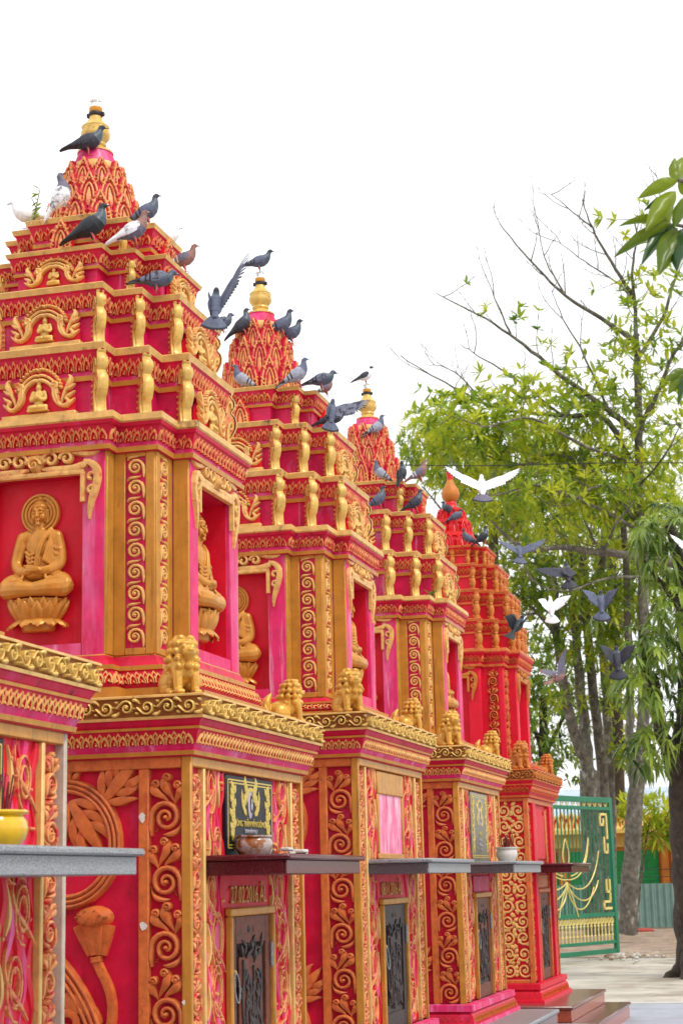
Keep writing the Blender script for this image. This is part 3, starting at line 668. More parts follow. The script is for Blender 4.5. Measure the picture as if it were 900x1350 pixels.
def crown_leaf(mb, M4, w, h, gm, rm):
    m = MB(); f = Fr((0,-.014,0), (1,0,0), (0,0,1), (0,-1,0))
    o = [(-.5,0),(-.52,.45),(-.40,.68),(-.22,.80),(-.16,.92),(0,1),(.16,.92),(.22,.80),(.40,.68),(.52,.45),(.5,0)]; n = len(o)
    m.add([(a*w,-.014,b*h) for a, b in o]+[(a*w,.014,b*h) for a, b in o], [tuple(range(n-1,-1,-1)),tuple(range(n,2*n))]+[(i,(i+1)%n,n+(i+1)%n,n+i) for i in range(n)], rm)
    for s in (-1,1):
        ridge(m, f, [(s*a*w,b*h) for a, b in bez([(.44,0),(.46,.5),(.30,.62),(.06,.82),(0,.95)],9)], w*.05, .012, gm)
        ridge(m, f, [(s*a*w,b*h) for a, b in bez([(.25,0),(.26,.45),(.12,.58),(0,.64)],8)], w*.05, .014, gm)
        for k in range(6): ridge(m, f, [(s*(.30)*w,(.05+.10*k)*h),(s*.50*w,(.11+.105*k)*h*(1))] if k < 4 else [(s*(.22-.08*(k-4))*w,(.60+.10*(k-4))*h),(s*(.40-.16*(k-4))*w,(.70+.10*(k-4))*h)], [w*.055,w*.03], .016, gm)
    ridge(m, f, [(0,.02*h),(0,.3*h),(0,.56*h)], [w*.14,w*.13,w*.02], .016, gm)
    dome(m, f, 0, .76*h, w*.09, .018, gm, 7); dome(m, f, 0, .88*h, w*.06, .016, gm, 6)
    mb.extend(m, M4)
def niche_ornament(mb, fr, w, z, gm, rm):
    """rinceau over the niche with a rose in the middle and drooping ends; w = half niche width"""
    h = .022
    ridge(mb, fr, [(-w-.012,z+.006),(w+.012,z+.006)], .012, .020, gm)
    for s in (-1,1):
        ridge(mb, fr, [(s*(w+.006),z+.006),(s*(w+.006),z-.12)], .011, .020, gm)
        ridge(mb, fr, bez([(s*.03,z+.03),(s*w*.6,z+.02),(s*w*1.15,z+.015),(s*(w+.02),z+.055)],10), [.006,.012,.015,.016,.016,.016,.017,.018,.016,.012,.005], h, gm)
        ridge(mb, fr, bez([(s*.04,z+.088),(s*w*.6,z+.135),(s*w*1.0,z+.09),(s*(w+.03),z+.058),(s*(w+.085),z+.10)],12), [.007,.014,.018,.020,.020,.018,.018,.017,.015,.013,.011,.008,.003], h, gm)
        for k, (cx, q) in enumerate(((.34,.036),(.68,.031))):
            ridge(mb, fr, [(s*(w*cx+a),z+.066+b) for a, b in arc(0,0,q,.006,180,-260,14)], .008, h*1.1, gm)
        ridge(mb, fr, bez([(s*(w+.01),z+.05),(s*(w+.10),z+.04),(s*(w+.085),z-.06),(s*(w+.03),z-.10),(s*(w+.035),z-.195)],14), [.010,.014,.016,.017,.017,.016,.016,.016,.016,.016,.015,.013,.011,.008,.003], h*1.1, gm)
        for q in (-.02,-.075): ridge(mb, fr, [(s*(w+.045+a),z+q+b) for a, b in arc(0,0,.022,.006,0,300,10)], .008, h, gm)
    for k in range(9):
        a = 20+140*k/8; leaf(mb, fr, .018*math.cos(R_(a)), z+.05+.012*math.sin(R_(a)), a, .052, .02, gm, h, 0)
    dome(mb, fr, 0, z+.048, .034, h*1.3, gm, 12); ridge(mb, fr, [(a,z+.048+b) for a, b in arc(0,0,.028,.004,0,540,18)], .005, h*1.75, gm)

TXT = {}
def text_mesh(s, size, mt, ext=.003):
    k = (s, size, mt.name)
    if k not in TXT:
        cu = bpy.data.curves.new('letters','FONT'); cu.body = s; cu.size = size; cu.align_x = 'CENTER'; cu.align_y = 'CENTER'; cu.extrude = ext; cu.resolution_u = 3
        o = bpy.data.objects.new('tmp', cu); C.objects.link(o)
        me = bpy.data.meshes.new_from_object(o.evaluated_get(bpy.context.evaluated_depsgraph_get())); me.name = 'lettering'
        bpy.data.objects.remove(o); bpy.data.curves.remove(cu); me.materials.clear(); me.materials.append(mt); TXT[k] = me
    return TXT[k]
def put_text(name, s, size, parent, x, y, z, mt, sx=1):
    o = obj(name, text_mesh(s, size, mt), parent, (x, y, z), (R_(90), 0, R_(90))); o.scale = (sx, 1, 1); return o

def petal_part(parent, key, plan, d0, z0, d1, z1, mt, hh, P=None):
    def fn(m):
        for f, L, H in band_faces(plan, d0, z0, d1, z1): petals(m, f, L*.995, H, mt, hh, P)
    return part('petal_frieze', key, fn, parent)

def make_tower(y, label, st):
    """st: style options"""
    zc = st['zc']; k = st['key']; late = st.get('late', False)
    og = M['orange']; mg = M['orange'] if late else M['mustard']; pg = M['orange'] if late else M['palegold']; gd = M['gold']
    rl = M['red_clean'] if late else M['red']; lg = M['orange'] if late else M['ledge']; pk = M['red_clean'] if late else M['pink']; mag = M['red_clean'] if late else M['magenta']
    t = thing('stupa_tomb', label, 'stupa', (DX, y, 0), 0, 'red and gold stupa tombs standing in a row')
    r0 = obj('_', None); bpy.data.objects.remove(r0)
    w = st.get('w', W); zs = st.get('zs', -.78); zp = st.get('zp', -.92); zr = zc-.228
    # ---- lower body
    part('base_wall', (k,'bw'), lambda m: (m.box((-w+.03,-w+.03,zs-.01),(w-.03,w-.03,zc-.1), rl),
        m.box((w-.035,-.555,zs),(w-.027,.555,zr-.04), M['red_clean'])), t)
    for sx in (-1,1):
        for sy in (-1,1): part('corner_post', (k,'cp',sx,sy), lambda m: m.bbox((min(sx*w,sx*(w-.04)),min(sy*w,sy*(w-.022)),zs),(max(sx*w,sx*(w-.04)),max(sy*w,sy*(w-.022)),zr), (M['grey_edge'] if k == 'near' and sx > 0 and sy > 0 else M['mustard']) if not late else og, .004), t)
    if not late:
        for s in (-1,1): part('panel_stile', (k,'ps',s), lambda m: m.bbox((min(s*.517,s*.559),-w+.001,zs),(max(s*.517,s*.559),-w+.04,zr-.045), og, .004), t)
        part('panel_rail', (k,'pr'), lambda m: m.bbox((-w+.041,-w+.002,zr-.045),(w-.041,-w+.04,zr), og, .004), t)
        part('front_rail', (k,'fr'), lambda m: m.bbox((w-.04,-w+.023,zr-.04),(w-.001,w-.023,zr), mg, .004), t)
        for s in (-1,1):
            part('scroll_relief', (k,'sr',s), lambda m: scroll_strip(m, FY(w-.03,zs+.01), zr-.045-zs-.02, .139, og, .030, s*.624, 0), t)
            part('front_stile', (k,'fs',s), lambda m: m.bbox((w-.035,min(s*.556,s*.576),zs),(w-.003,max(s*.556,s*.576),zr-.04), pg, .004), t)
            part('narrow_scroll_relief', (k,'ns',s), lambda m: scroll_strip(m, FX(w-.03,zs+.01), zr-.05-zs-.02, .088, M['redgold'], .026, s*.641, 1), t)
            part('drape_relief', (k,'dr',s), lambda m: drape(m, Fr((w-.027,s*.428,0),(0,1,0),(0,0,1),(1,0,0)), .235, zs+.01, zr-.045, 5+s+st.get('seed',0)), t)
        part('lotus_stem_relief', (k,'lp'), lambda m: lotus_panel(m, Fr((0,-w+.03,(zr-.48)),(1,0,0),(0,0,1),(0,-1,0)), og, zs, zr), t)
    else:
        [part('panel_rail', (k,'pr',q0), lambda m: m.bbox((-w+.041,-w+.002,q0),(w-.041,-w+.04,q0+.03), og, .004), t) for q0 in (zr-.03, zs)]
        part('swirling_foliage_relief', (k,'ar'), lambda m: ([arabesque(m, Fr((-.54+.216*q,-w+.03,0),(1,0,0),(0,0,1),(0,-1,0)), .25, zs+.04, zr-.04, M['coppergold'], 4+q) for q in range(6)]), t)
        part('front_rail', (k,'fr'), lambda m: m.bbox((w-.04,-w+.023,zr-.04),(w-.001,w-.023,zr), og, .004), t)
        for s in (-1,1):
            part('narrow_scroll_relief', (k,'ns',s), lambda m: scroll_strip(m, FX(w-.03,zs+.01), zr-.05-zs-.02, .085, og, .026, s*.60, 1), t)
            part('front_stile', (k,'fs',s), lambda m: (m.bbox((w-.035,min(s*.38,s*.49),zs),(w+.012,max(s*.38,s*.49),zr-.04), M['red_clean'], .004), scroll_strip(m, FX(w-.03,zs+.01), zr-.05-zs-.02, .06, og, .02, s*.335, 0)), t)
    if k == 'full':
        for x, z, q in ((.534,.255,.016),(.540,-.145,.015),(.70,-.42,.008)):
            r = random.Random(int(z*1000)); part('bare_plaster_chip', (k,'chip',z), lambda m: m.add([(x+q*r.uniform(.6,1.2)*math.cos(a),-w-.0015,z+q*r.uniform(.7,1.5)*math.sin(a)) for a in [2*math.pi*i/9 for i in range(9)]], [tuple(range(9))], M['white_chip']), t)
    # ---- plinth and steps
    def plinth(m):
        q = lambda z: zs+(z+.78)*((zp-zs)/(-.14))
        loft(m, lambda d: square(w+d), [(zs+.002,.0,pk),(q(-.783),.045,pk),(q(-.822),.048,rl),(q(-.826),.030,rl),(q(-.845),.046,rl),(q(-.893),.062,rl),(q(-.897),.075,pk),(zp,.08,pk)], False)
    pl = part('plinth', (k,'pl'), plinth, t)
    q = lambda z: zs+(z+.78)*((zp-zs)/(-.14))
    petal_part(pl, (k,'pp'), lambda d: square(w+d), .047, q(-.847), .063, q(-.893), mg, .014, .042)
    for i, (x1, z1, z0, hw) in enumerate(st['steps']):
        def stp(m):
            m.bbox((-.95-.05*i,-hw,z0 if i else z0),(x1,hw,z1-.03), st.get('riser', M['granite_brown']), .004)
            m.bbox((-.97-.05*i,-hw-.015,z1-.03),(x1+.015,hw+.015,z1), st.get('tread', M['granite_brown']), .008)
            if late and i == 0: petals(m, Fr((x1/2-.2,-hw,z0+.005),(1,0,0),(0,0,1),(0,-1,0)), x1*1.2, .085, og, .01, .06)
        part('granite_step', (k,'st',i), stp, t)
    # ---- main cornice
    sq = lambda d: square(w+d)
    def corn(m):
        loft(m, sq, [(zc-.232,.003,rl),(zc-.226,.018,mg),(zc-.210,.022,pk),(zc-.206,.017,pk),(zc-.186,.028,rl),(zc-.135,.048,rl),(zc-.132,.056,mg),(zc-.122,.058,rl),(zc-.119,.052,rl),(zc-.096,.066,rl),(zc-.094,.076,pg),(zc-.083,.079,mg),(zc-.081,.066,M['ochre_dark']),(zc-.012,.066,mg),(zc-.010,.080,pg),(zc-.003,.080,pg),(zc,.074,mg),(zc,-.12,mg)])
    co = part('main_cornice', (k,'co'), corn, t)
    petal_part(co, (k,'cpf'), sq, .029, zc-.184, .047, zc-.136, M['coppergold'] if not late else og, .012, .038)
    def vb(m):
        for f, L, H in band_faces(sq, .067, zc-.080, .067, zc-.013): vine_band(m, f, L*.995, H, gd if not late else M['ochre'], .021)
    part('vine_scroll_band', (k,'vb'), vb, co)
    # ---- tablet, date, door
    xw = w-.027
    if st['tablet'] == 'blank':
        ta = part('memorial_panel', 'blank', lambda m: (m.box((xw,-.262,.145),(xw+.006,.262,.46), M['wash']), m.bbox((xw,-.295,.115),(xw+.016,.295,.145), mg), m.bbox((xw,-.295,.46),(xw+.016,.295,zr-.045), mg), m.bbox((xw,-.295,.1455),(xw+.016,-.262,.4595), mg), m.bbox((xw,.262,.1455),(xw+.016,.295,.4595), mg)), t)
    elif st['tablet'] == 'plain':
        ta = part('memorial_panel', 'plain', lambda m: (m.bbox((xw,-.24,.15),(xw+.01,.24,.52), M['red_clean']), m.bbox((xw,-.29,.12),(xw+.02,-.24,.56), og), m.bbox((xw,.24,.12),(xw+.02,.29,.56), og)), t)
    else:
        dark = st['tablet'] == 'dark'; sl = M['slate'] if dark else M['slate_grey']; z0, z1 = .112, zr-.047
        ta = part('memorial_tablet', (k,'tab'), lambda m: m.bbox((xw,-.305,z0),(xw+.018,.305,z1), sl, .004), t); H = z1-z0; f = FX(xw+.0175, z0)
        part('gold_border', (k,'tb'), lambda m: [ridge(m, f, q, .0035, .003, M['inlay'], lift=0) for q in ([(-.285,.03),(.285,.03)],[(-.285,H-.02),(.285,H-.02)],[(-.285,.03),(-.285,H-.02)],[(.285,.03),(.285,H-.02)],[(-.27,.042),(.27,.042)],[(-.27,H-.032),(.27,H-.032)])], ta)
        def wreath(m):
            for s in (-1,1):
                for i in range(15):
                    v = .07+(H-.13)*i/14; a = 90+s*(35 if i % 2 else -35); leaf(m, f, s*(.225+.012*math.sin(i*1.3)), v, a, .045, .032, M['inlay'], .005, 0); dome(m, f, s*.225, v, .015, .006, M['inlay'], 6)
                for i in range(9): a = 200+s*0+ i*16; leaf(m, f, s*(.055+.022*math.sin(i)), H*.52+i*.013, 90-s*(60-i*9), .055, .03, M['inlay'], .005, 0)
                ridge(m, f, bez([(s*.0,H-.05),(s*.06,H-.055),(s*.075,H-.10)],6), .010, .005, M['inlay'])
                leaf(m, f, s*.11, H-.12, 90, .07, .02, M['inlay'], .004, 0)
        part('gold_wreath', (k,'wr'), wreath, ta)
        part('oval_portrait', (k,'ov'), lambda m: (dome(m, f, 0, H*.66, .032, .006, M['inlay_white'], 20, .064), dome(m, f, 0, H*.66, .026, .008, M['slate'], 16, .056), dome(m, f, 0, H*.69, .012, .010, M['inlay_white'], 10, .018), dome(m, f, 0, H*.63, .017, .010, M['inlay_white'], 10, .028)), ta)
        for i, (s, sz, mt, sx) in enumerate(st['lines']):
            put_text('inscription', s, sz, ta, xw+.019, 0, z0+H*.40-i*H*.072-(0 if i == 0 else .006), mt, sx)
    if st.get('date'):
        put_text('date_lettering', st['date'], .098, t, xw+.006, 0, -.045, mg, .80)
    else:
        part('lintel_panel', (k,'lpn'), lambda m: m.bbox((xw,-.27,-.085),(xw+.012,.27,.02), M['magenta'] if not late else og), t)
    wd = M[st['wood']]
    fr_ = part('door_frame', (k,'df'), lambda m: (m.bbox((xw,-.285,-.125),(xw+.03,.285,-.092), mg), m.bbox((xw,-.285,zs),(xw+.03,-.258,-.1255), mg), m.bbox((xw,.258,zs),(xw+.03,.285,-.1255), mg)), t)
    def door(m):
        for a, b in (((-.257,zs),(-.19,-.126)),((.19,zs),(.257,-.126)),((-.1895,-.235),(.1895,-.126)),((-.1895,zs),(.1895,zs+.09))): m.bbox((xw,a[0],a[1]),(xw+.014,b[0],b[1]), wd, .003)
        m.box((xw,-.189,zs+.09),(xw+.003,.189,-.235), M['wood_dark'])
        m.bbox((xw+.0031,-.145,zs+.13),(xw+.012,.145,-.285), wd, .006)
    do = part('door', (k,'do'), door, t)
    def carve(m):
        r = random.Random(11); f = FX(xw+.012, 0)
        for i in range(6):
            u = -.11+.044*i; ridge(m, f, [(u+.01*math.sin(j), zs+.14+(-.30-zs-.14-.10*abs(math.sin(i*2)))*j/9) for j in range(10)], .009, .008, M['wood_dark'])
            for j in range(10): leaf(m, f, u+r.uniform(-.02,.02), zs+.15+(.40)*r.random(), r.choice((60,110,-50,-120,30,150)), .055, .024, M['wood_dark'], .010, 0)
    part('carved_bamboo', (k,'ca'), carve, do)
    part('door_number', (k,'dn'), lambda m: (dome(m, FX(xw+.014), -.03, -.18, .022, .005, M['blackband'], 10, .016), dome(m, FX(xw+.014), .035, -.18, .02, .006, M['wood'], 8, .014)), do)
    part('ring_handle', (k,'hd'), lambda m: (m.tube([(xw+.022+.012*math.sin(a*.5),-.225+.030*math.sin(a),-.40+.058*math.cos(a)) for a in [2*math.pi*i/20 for i in range(21)]], .0035, M['granite'], 6), m.ell((xw+.018,-.225,-.342),(.012,.01,.012), M['palegold'])), do)
    part('hinge', (k,'hg'), lambda m: m.tube([(xw+.02,.252,-.34),(xw+.02,.252,-.24)], .007, M['granite'], 8), do)
    # ---- altar shelf
    a1, a2 = st['shelf']; hw = .56
    def shelf(m):
        m.bbox((w-.03,-hw+.02,.034),(w+.30,hw-.02,.0875), M[a1], .003)
        m.bbox((w+.3002,-hw+.02,.034),(w+.312,hw-.02,.0875), M[a2], .003)  # front panel toned separately from the body and ends
        m.bbox((w-.03,-hw,.0878),(w+.333,hw,.110), M[a1 if a1 != 'granite_dark' else 'granite'], .009)
    part('altar_shelf', (k,'sh'), shelf, t)
    # ---- upper body
    kz = st['kz']; zb = zc+.2*kz; zt = 1.747
    cp = lambda d: crossplan(A,B,CB,d); Z = lambda z: zc+z*kz
    ub = part('upper_base', (k,'ub'), lambda m: loft(m, cp, [(zc+.001,.095,mg),(Z(.055),.095,mg),(Z(.058),.066,rl),(Z(.07),.070,rl),(Z(.128),.050,rl),(Z(.132),.056,mg),(Z(.150),.056,mg),(Z(.153),.028,rl),(Z(.175),.014,rl),(Z(.195),.006,mg),(zb,.003,mg),(zb,-.1,mg)]), t)
    petal_part(ub, (k,'upf'), cp, .071, Z(.072), .051, Z(.127), M['coppergold'] if not late else og, .012, .038)
    def uwall(m):
        m.box((-.43,-.43,zb-.01),(.43,.43,zt+.02), rl)
        for sx in (-1,1):
            for sy in (-1,1):
                a = sorted((sx*(A-.02), sx*CB)); b = sorted((sy*(A-.02), sy*CB)); m.box((a[0],b[0],zb-.008),(a[1],b[1],zt+.018), mag)
        m.box((-B,-A,zb-.006),(-.42,A,zt+.016), mag); m.box((-A,.42,zb-.006),(A,B,zt+.016), mag)
    part('upper_wall', (k,'uw'), uwall, t)
    nw = .205; nz0 = zb+.05; nz1 = 1.657
    def nich(m, fx):
        m2 = MB(); nd = -.45 if fx else -.515
        for s in (-1,1): m2.bbox((min(s*nw,s*A),-B,zb-.006),(max(s*nw,s*A),-.425,zt+.016), pk, .005)
        m2.box((-nw+.001,-B+.004,nz1),(nw-.001,-.425,zt+.016), rl); m2.box((-nw+.001,-B+.003,zb-.006),(nw-.001,-.425,nz0), pk)
        m2.box((-nw,nd,nz0),(nw,-.43,nz1), M['red_clean'])
        for s in (-1,1): m2.box((min(s*nw,s*(nw-.005)),-B+.022,nz0+.001),(max(s*nw,s*(nw-.005)),nd+.002,nz1-.001), M['red_clean'])
        m2.box((-nw+.006,-B+.022,nz1-.006),(nw-.006,nd+.002,nz1-.0005), rl)
        m.extend(m2, Matrix.Rotation(R_(90),4,'Z') if fx else Matrix.Identity(4))
    for fx in (0,1):
        rot = R_(90)*fx
        nn = part('niche', (k,'ni',fx), lambda m: nich(m, fx), t)
        no = part('niche_ornament', (k,'no'), lambda m: niche_ornament(m, FY(B-.001), nw, nz1, M['coppergold'] if not late else M['ochre'], rl), nn); no.rotation_euler = (0,0,rot)
        bz = nz0+.06 if kz == 1 else nz0+.02
        bl = (0,-.530,bz) if not fx else (.490,0,bz)
        s_ = (nz1-.05-bz)/.615
        if st.get('figure', True):
            pd = obj('lotus_pedestal', PED, nn, bl, (0,0,rot)); pd.scale = (.89*s_,.58*s_,s_)
            fg = obj('buddha_relief', BUD['gold'], nn, (bl[0],bl[1],bz+.016*s_), (0,0,rot)); fg.scale = (.89*s_,(.9 if fx else .72)*s_,s_)
            def halo(m):
                f = Fr((0,.012,.53),(1,0,0),(0,0,1),(0,-1,0)); m.lathe([(-.004,.088),(.006,.09),(.008,.082),(.008,0.001)], 32, M['bronze'], cap=False)
                for q in (.084,.068,.052): ridge(m, Fr((0,0,.008),(1,0,0),(0,1,0),(0,0,1)), arc(0,0,q,q,0,360,32), .0055, .007, M['bronze'])
            ha = part('halo', 'halo', halo, nn); ha.location = (bl[0]-(.012 if fx else 0), bl[1]+(0 if fx else .012), bz+.516*s_); ha.rotation_euler = (R_(90),0,rot); ha.scale = (s_,)*3
    def upil(m, fx, s):
        m2 = MB(); f = FY(CB-.004, zb+.02)
        zz = (zb, zt+.004)
        for a, b in ((A+.004,.362),(.451,CB+.004)): m2.bbox((a,-CB-.010,zz[0]),(b,-CB+.01,zz[1]), mg if not late else rl, .003)
        m2.bbox((.3622,-CB-.009,zb),(.4508,-CB+.01,zb+.028), mg if not late else rl, .003); m2.bbox((.3622,-CB-.009,zt-.02),(.4508,-CB+.01,zt+.004), mg if not late else rl, .003)
        f = Fr((.4065,-CB,zb+.03),(1,0,0),(0,0,1),(0,-1,0))
        if late: scroll_strip(m2, f, zt-.05-zb, .082, og, .03)
        else: wave_scroll(m2, f, zt-.05-zb, .082, M['coppergold'], .016)
        X = Matrix.Diagonal((s,1,1,1)); m.extend(m2, (Matrix.Rotation(R_(90),4,'Z') if fx else Matrix.Identity(4)) @ X)
    for fx in (0,1):
        for s in (-1,1): part('upper_pilaster', (k,'up',fx,s), lambda m: upil(m, fx, s), t)
    for s in (1,-1):
        part('return_panel', (k,'rp',s), lambda m: m.bbox((CB+.013,min(s*(A+.008),s*(A-.01)),zb),(B-.002,max(s*(A+.008),s*(A-.01)),zt+.004), mg if not late else rl, .003), t)
        part('return_panel', (k,'rq',s), lambda m: m.bbox((min(s*(A-.01),s*(A+.008)),-B+.002,zb),(max(s*(A-.01),s*(A+.008)),-CB-.013,zt+.004), mg if not late else rl, .003), t)
    uc = part('upper_cornice', (k,'uc'), lambda m: loft(m, cp, [(1.744,.012,rl),(1.748,.024,mg),(1.768,.027,pk),(1.771,.019,pk),(1.786,.019,rl),(1.846,.036,rl),(1.852,.046,rl),(1.866,.050,lg),(1.872,.056,lg),(1.900,.052,lg),(1.900,-.14,rl)]), t)
    petal_part(uc, (k,'ucf'), cp, .020, 1.788, .036, 1.845, M['redgold'] if not late else og, .012, .038)
    # ---- roof tiers
    TI = st.get('tiers') or ([(1.90,2.22,.252,.525,.405),(2.22,2.50,.225,.475,.352),(2.50,2.705,.185,.395,.296),(2.705,2.88,.13,.320,.235)] if kz == 1 else [(1.90,2.23,.25,.525,.40),(2.23,2.53,.215,.46,.345),(2.53,2.765,.165,.355,.285)]); nT = len(TI); rk = k if late else 'r%d' % nT
    for i, (z0, z1, a, b, c) in enumerate(TI):
        H = z1-z0; pf = lambda d: crossplan(a,b,c,d); z_ = lambda q: z0+H*q
        lo = .50 if i < 3 or late else .30
        g2 = lambda q: z_(lo+(1-lo)*q)
        ti = part('roof_tier', (rk,'ti',i), lambda m: loft(m, pf, [(z0-.02,0,mag),(g2(0),.0,mag),(g2(.01),.014,mg),(g2(.14),.017,pk),(g2(.16),.010,pk),(g2(.26),.010,rl),(g2(.74),.030,rl),(g2(.80),.038,lg),(g2(.97),.044,lg),(z1,.040,lg),(z1,-.09,rl)]), t)
        petal_part(ti, (rk,'tp',i), pf, .011, g2(.27), .029, g2(.73), M['redgold'] if not late else og, .012, .036)
        ah = H*.96 if i < 2 else H*.9
        nm, gm_, sm_ = 'corner_antefix', (gd if not late else M['ochre']), (M['redgold'] if not late else og)
        spots = [(a,b),(c,c),(b,a)] if i < 2 or late else [(c,c)]
        if late: spots = [(a,b),(c,c),(b,a),(a*.33,b),(b,a*.33)] + ([(b,-a*.33),(-a*.33,b)])
        for sx, sy in ((1,-1),(1,1),(-1,-1)):
            for px, py in spots:
                ap = part(nm, (rk,i), (lambda m: antefix(m, ah, gm_, sm_)) if not late else (lambda m: baluster(m, ah, gm_, sm_)), t)
                ang = math.atan2(sy, sx)
                if late and abs(px) != abs(py) and (abs(px) < a*.5 or abs(py) < a*.5): ang = math.atan2(0 if abs(py) < a*.5 else sy, 0 if abs(px) < a*.5 else sx)
                ap.location = (sx*(px-.004), sy*(py-.004), z0); ap.rotation_euler = (0,0,ang)
        if i < nT-1 and not late:
            pw = (.155,.150,.140)[i]*(1 if i < 2 else .95); ph = H*.60
            for fx in (0,1):
                pq = part('arched_plaque', (rk,i), lambda m: (m.bbox((-pw*1.08,-.034,0),(pw*1.08,.0,.034), pg, .003), m.extend((lambda b: (arch_plaque(b, pw, ph, M['coppergold'], M['red_clean']), b)[1])(MB()), Matrix.Translation((0,0,.034)))), t)
                pq.location = (0,-b-.006,z0) if not fx else (b+.006,0,z0); pq.rotation_euler = (0,0,R_(90)*fx)
                fg = obj('praying_figure', PRAY, pq, (0,-.030,.044)); q = ph*.72/.135; fg.scale = (q,q*.8,q)
        elif not late:
            for fx in (0,1):
                cl = part('crown_leaf', (rk,i), lambda m: crown_leaf(m, Matrix.Translation((0,-.02,0)), .10, .17, M['redgold'], M['red_clean']), t)
                cl.location = (0,-b-.004,z0) if not fx else (b+.004,0,z0); cl.rotation_euler = (0,0,R_(90)*fx)
    # ---- crown and finial
    zt_ = TI[-1][1]
    if not late:
        def crown(m):
            q = (3.235-zt_)/.47; c6 = 7 if kz == 1 else 1.5
            m.lathe([(0,.200),(.14*q,.190),(.20*q,.160),(.29*q,.145),(.33*q,.118),(.42*q,.106),(.47*q,.10)], 24, M['magenta'], (0,0,zt_-.005))
            for n, r, z, w_, h_, tilt in ((12,.210,.0,.108,.255*q,c6),(12,.172,.14*q,.098,.255*q,c6+1),(10,.134,.285*q,.088,.225*q,c6+2)):
                for i in range(n):
                    a = 2*math.pi*(i+(.5 if z and n == 12 else 0))/n
                    crown_leaf(m, Matrix.Translation((0,0,zt_+z)) @ Matrix.Rotation(a,4,'Z') @ Matrix.Translation((0,-r,0)) @ Matrix.Rotation(R_(-tilt),4,'X'), w_, h_, M['redgold'], rl)
        part('petal_crown', rk, crown, t)
        fi = part('finial', ('f', k == 'near'), lambda m: (
            m.lathe([(3.20,.105),(3.225,.112),(3.25,.110),(3.262,.100)], 24, M['palegold']), m.lathe([(3.262,.100),(3.268,.098),(3.318,.080),(3.322,.084)], 24, M['pink'], cap=False),
            m.lathe([(3.322,.084),(3.330,.084),(3.335,.066),(3.348,.045),(3.356,.042),(3.366,.050),(3.378,.046),(3.388,.052),(3.405,.066),(3.425,.068),(3.445,.062),(3.456,.066),(3.462,.060),(3.470,.050),(3.500,.030),(3.525,.026)], 24, M['gold'])), t)
        part('bud_leaves', 'bl', lambda m: [leaf(m, Fr((.055*math.cos(a),.055*math.sin(a),3.452),(-math.sin(a),math.cos(a),0),(-.55*math.cos(a),-.55*math.sin(a),.83),(.83*math.cos(a),.83*math.sin(a),.55)), 0, -.012, 90, .05, .04, M['gold'], .008, 0) for a in [2*math.pi*i/8 for i in range(8)]], fi)
        part('clamp_band', 'cb', lambda m: (m.lathe([(3.512,.031),(3.516,.033),(3.528,.033),(3.532,.030)], 20, M['blackband']), m.box((.028,-.008,3.512),(.042,.008,3.530), M['blackband']), m.box((-.042,-.008,3.512),(-.028,.008,3.530), M['blackband'])), fi)
        part('lamp_collar', 'lc', lambda m: m.lathe([(3.532,.029),(3.536,.031),(3.552,.031),(3.555,.030)], 20, M['amber']), fi)
        part('glass_lamp', 'gl', lambda m: m.lathe([(3.555,.030),(3.585,.031),(3.589,.028),(3.590,.001)], 20, M['glass']), fi)
    else:
        def crown(m):
            m.lathe([(0,.215),(.05,.21),(.06,.19),(.14,.18),(.15,.195),(.18,.195),(.19,.16),(.27,.14),(.28,.155),(.31,.155),(.32,.115),(.39,.09),(.40,.10),(.42,.10),(.43,.06),(.46,.05)], 20, M['redfinial'], (0,0,zt_-.02))
            for n, r, z, w_, h_ in ((10,.20,.01,.11,.16),(10,.165,.15,.09,.14),(8,.115,.28,.075,.12)):
                for i in range(n): crown_leaf(m, Matrix.Translation((0,0,zt_+z)) @ Matrix.Rotation(2*math.pi*(i+.5*(z > .1))/n,4,'Z') @ Matrix.Translation((0,-r,0)) @ Matrix.Rotation(R_(-12),4,'X'), w_, h_, M['redfinial'], M['red_clean'])
        part('petal_crown', 'cl', crown, t)
        part('finial', 'fl', lambda m: (m.lathe([(zt_+.42,.050),(zt_+.45,.055),(zt_+.47,.045)], 20, M['redfinial']), m.lathe([(zt_+.47,.040),(zt_+.485,.060),(zt_+.52,.078),(zt_+.55,.080),(zt_+.58,.074),(zt_+.61,.055),(zt_+.64,.038),(zt_+.67,.028)], 22, M['ochre']), m.lathe([(zt_+.67,.028),(zt_+.70,.027),(zt_+.72,.029),(zt_+.745,.034),(zt_+.75,.02)], 18, M['redfinial'])), t)
    return t
def baluster(m, h, gm, sm):
    s = h/.28
    m.lathe([(0,.030*s),(.10*h,.030*s),(.12*h,.018*s),(.20*h,.024*s),(.34*h,.032*s),(.46*h,.026*s),(.52*h,.018*s),(.55*h,.024*s),(.60*h,.018*s),(.68*h,.028*s),(.78*h,.030*s),(.86*h,.020*s),(.90*h,.026*s),(.97*h,.022*s),(h,.006*s)], 12, gm, (.035*s,0,0))
    for y in (-1,1):
        for k in range(5): m.ell((.012*s, y*.022*s, (.1+.18*k)*h), (.016*s,.012*s,.022*s), sm, 6, 4)
N1 = [('ÔNG TRẦN VĂN ĐÔNG', .034, M['inlay'], 1.02), ('SINH NĂM 1937', .022, M['inlay_white'], 1.05), ('Chánh quán: Tỉnh Bến Tre', .022, M['inlay_white'], 1.05), ('Từ trần ngày 30-06-2016', .022, M['inlay_white'], 1.05), ('Hưởng thọ 80 tuổi', .022, M['inlay_white'], 1.05)]
N3 = [('BÀ', .05, M['inlay'], 1), ('Sinh năm', .026, M['inlay_white'], 1), ('Mất ngày', .026, M['inlay_white'], 1), ('Thọ', .026, M['inlay_white'], 1)]
GST = [(1.07,-.92,-1.03,.80),(1.25,-1.03,GZ+.002,.92)]
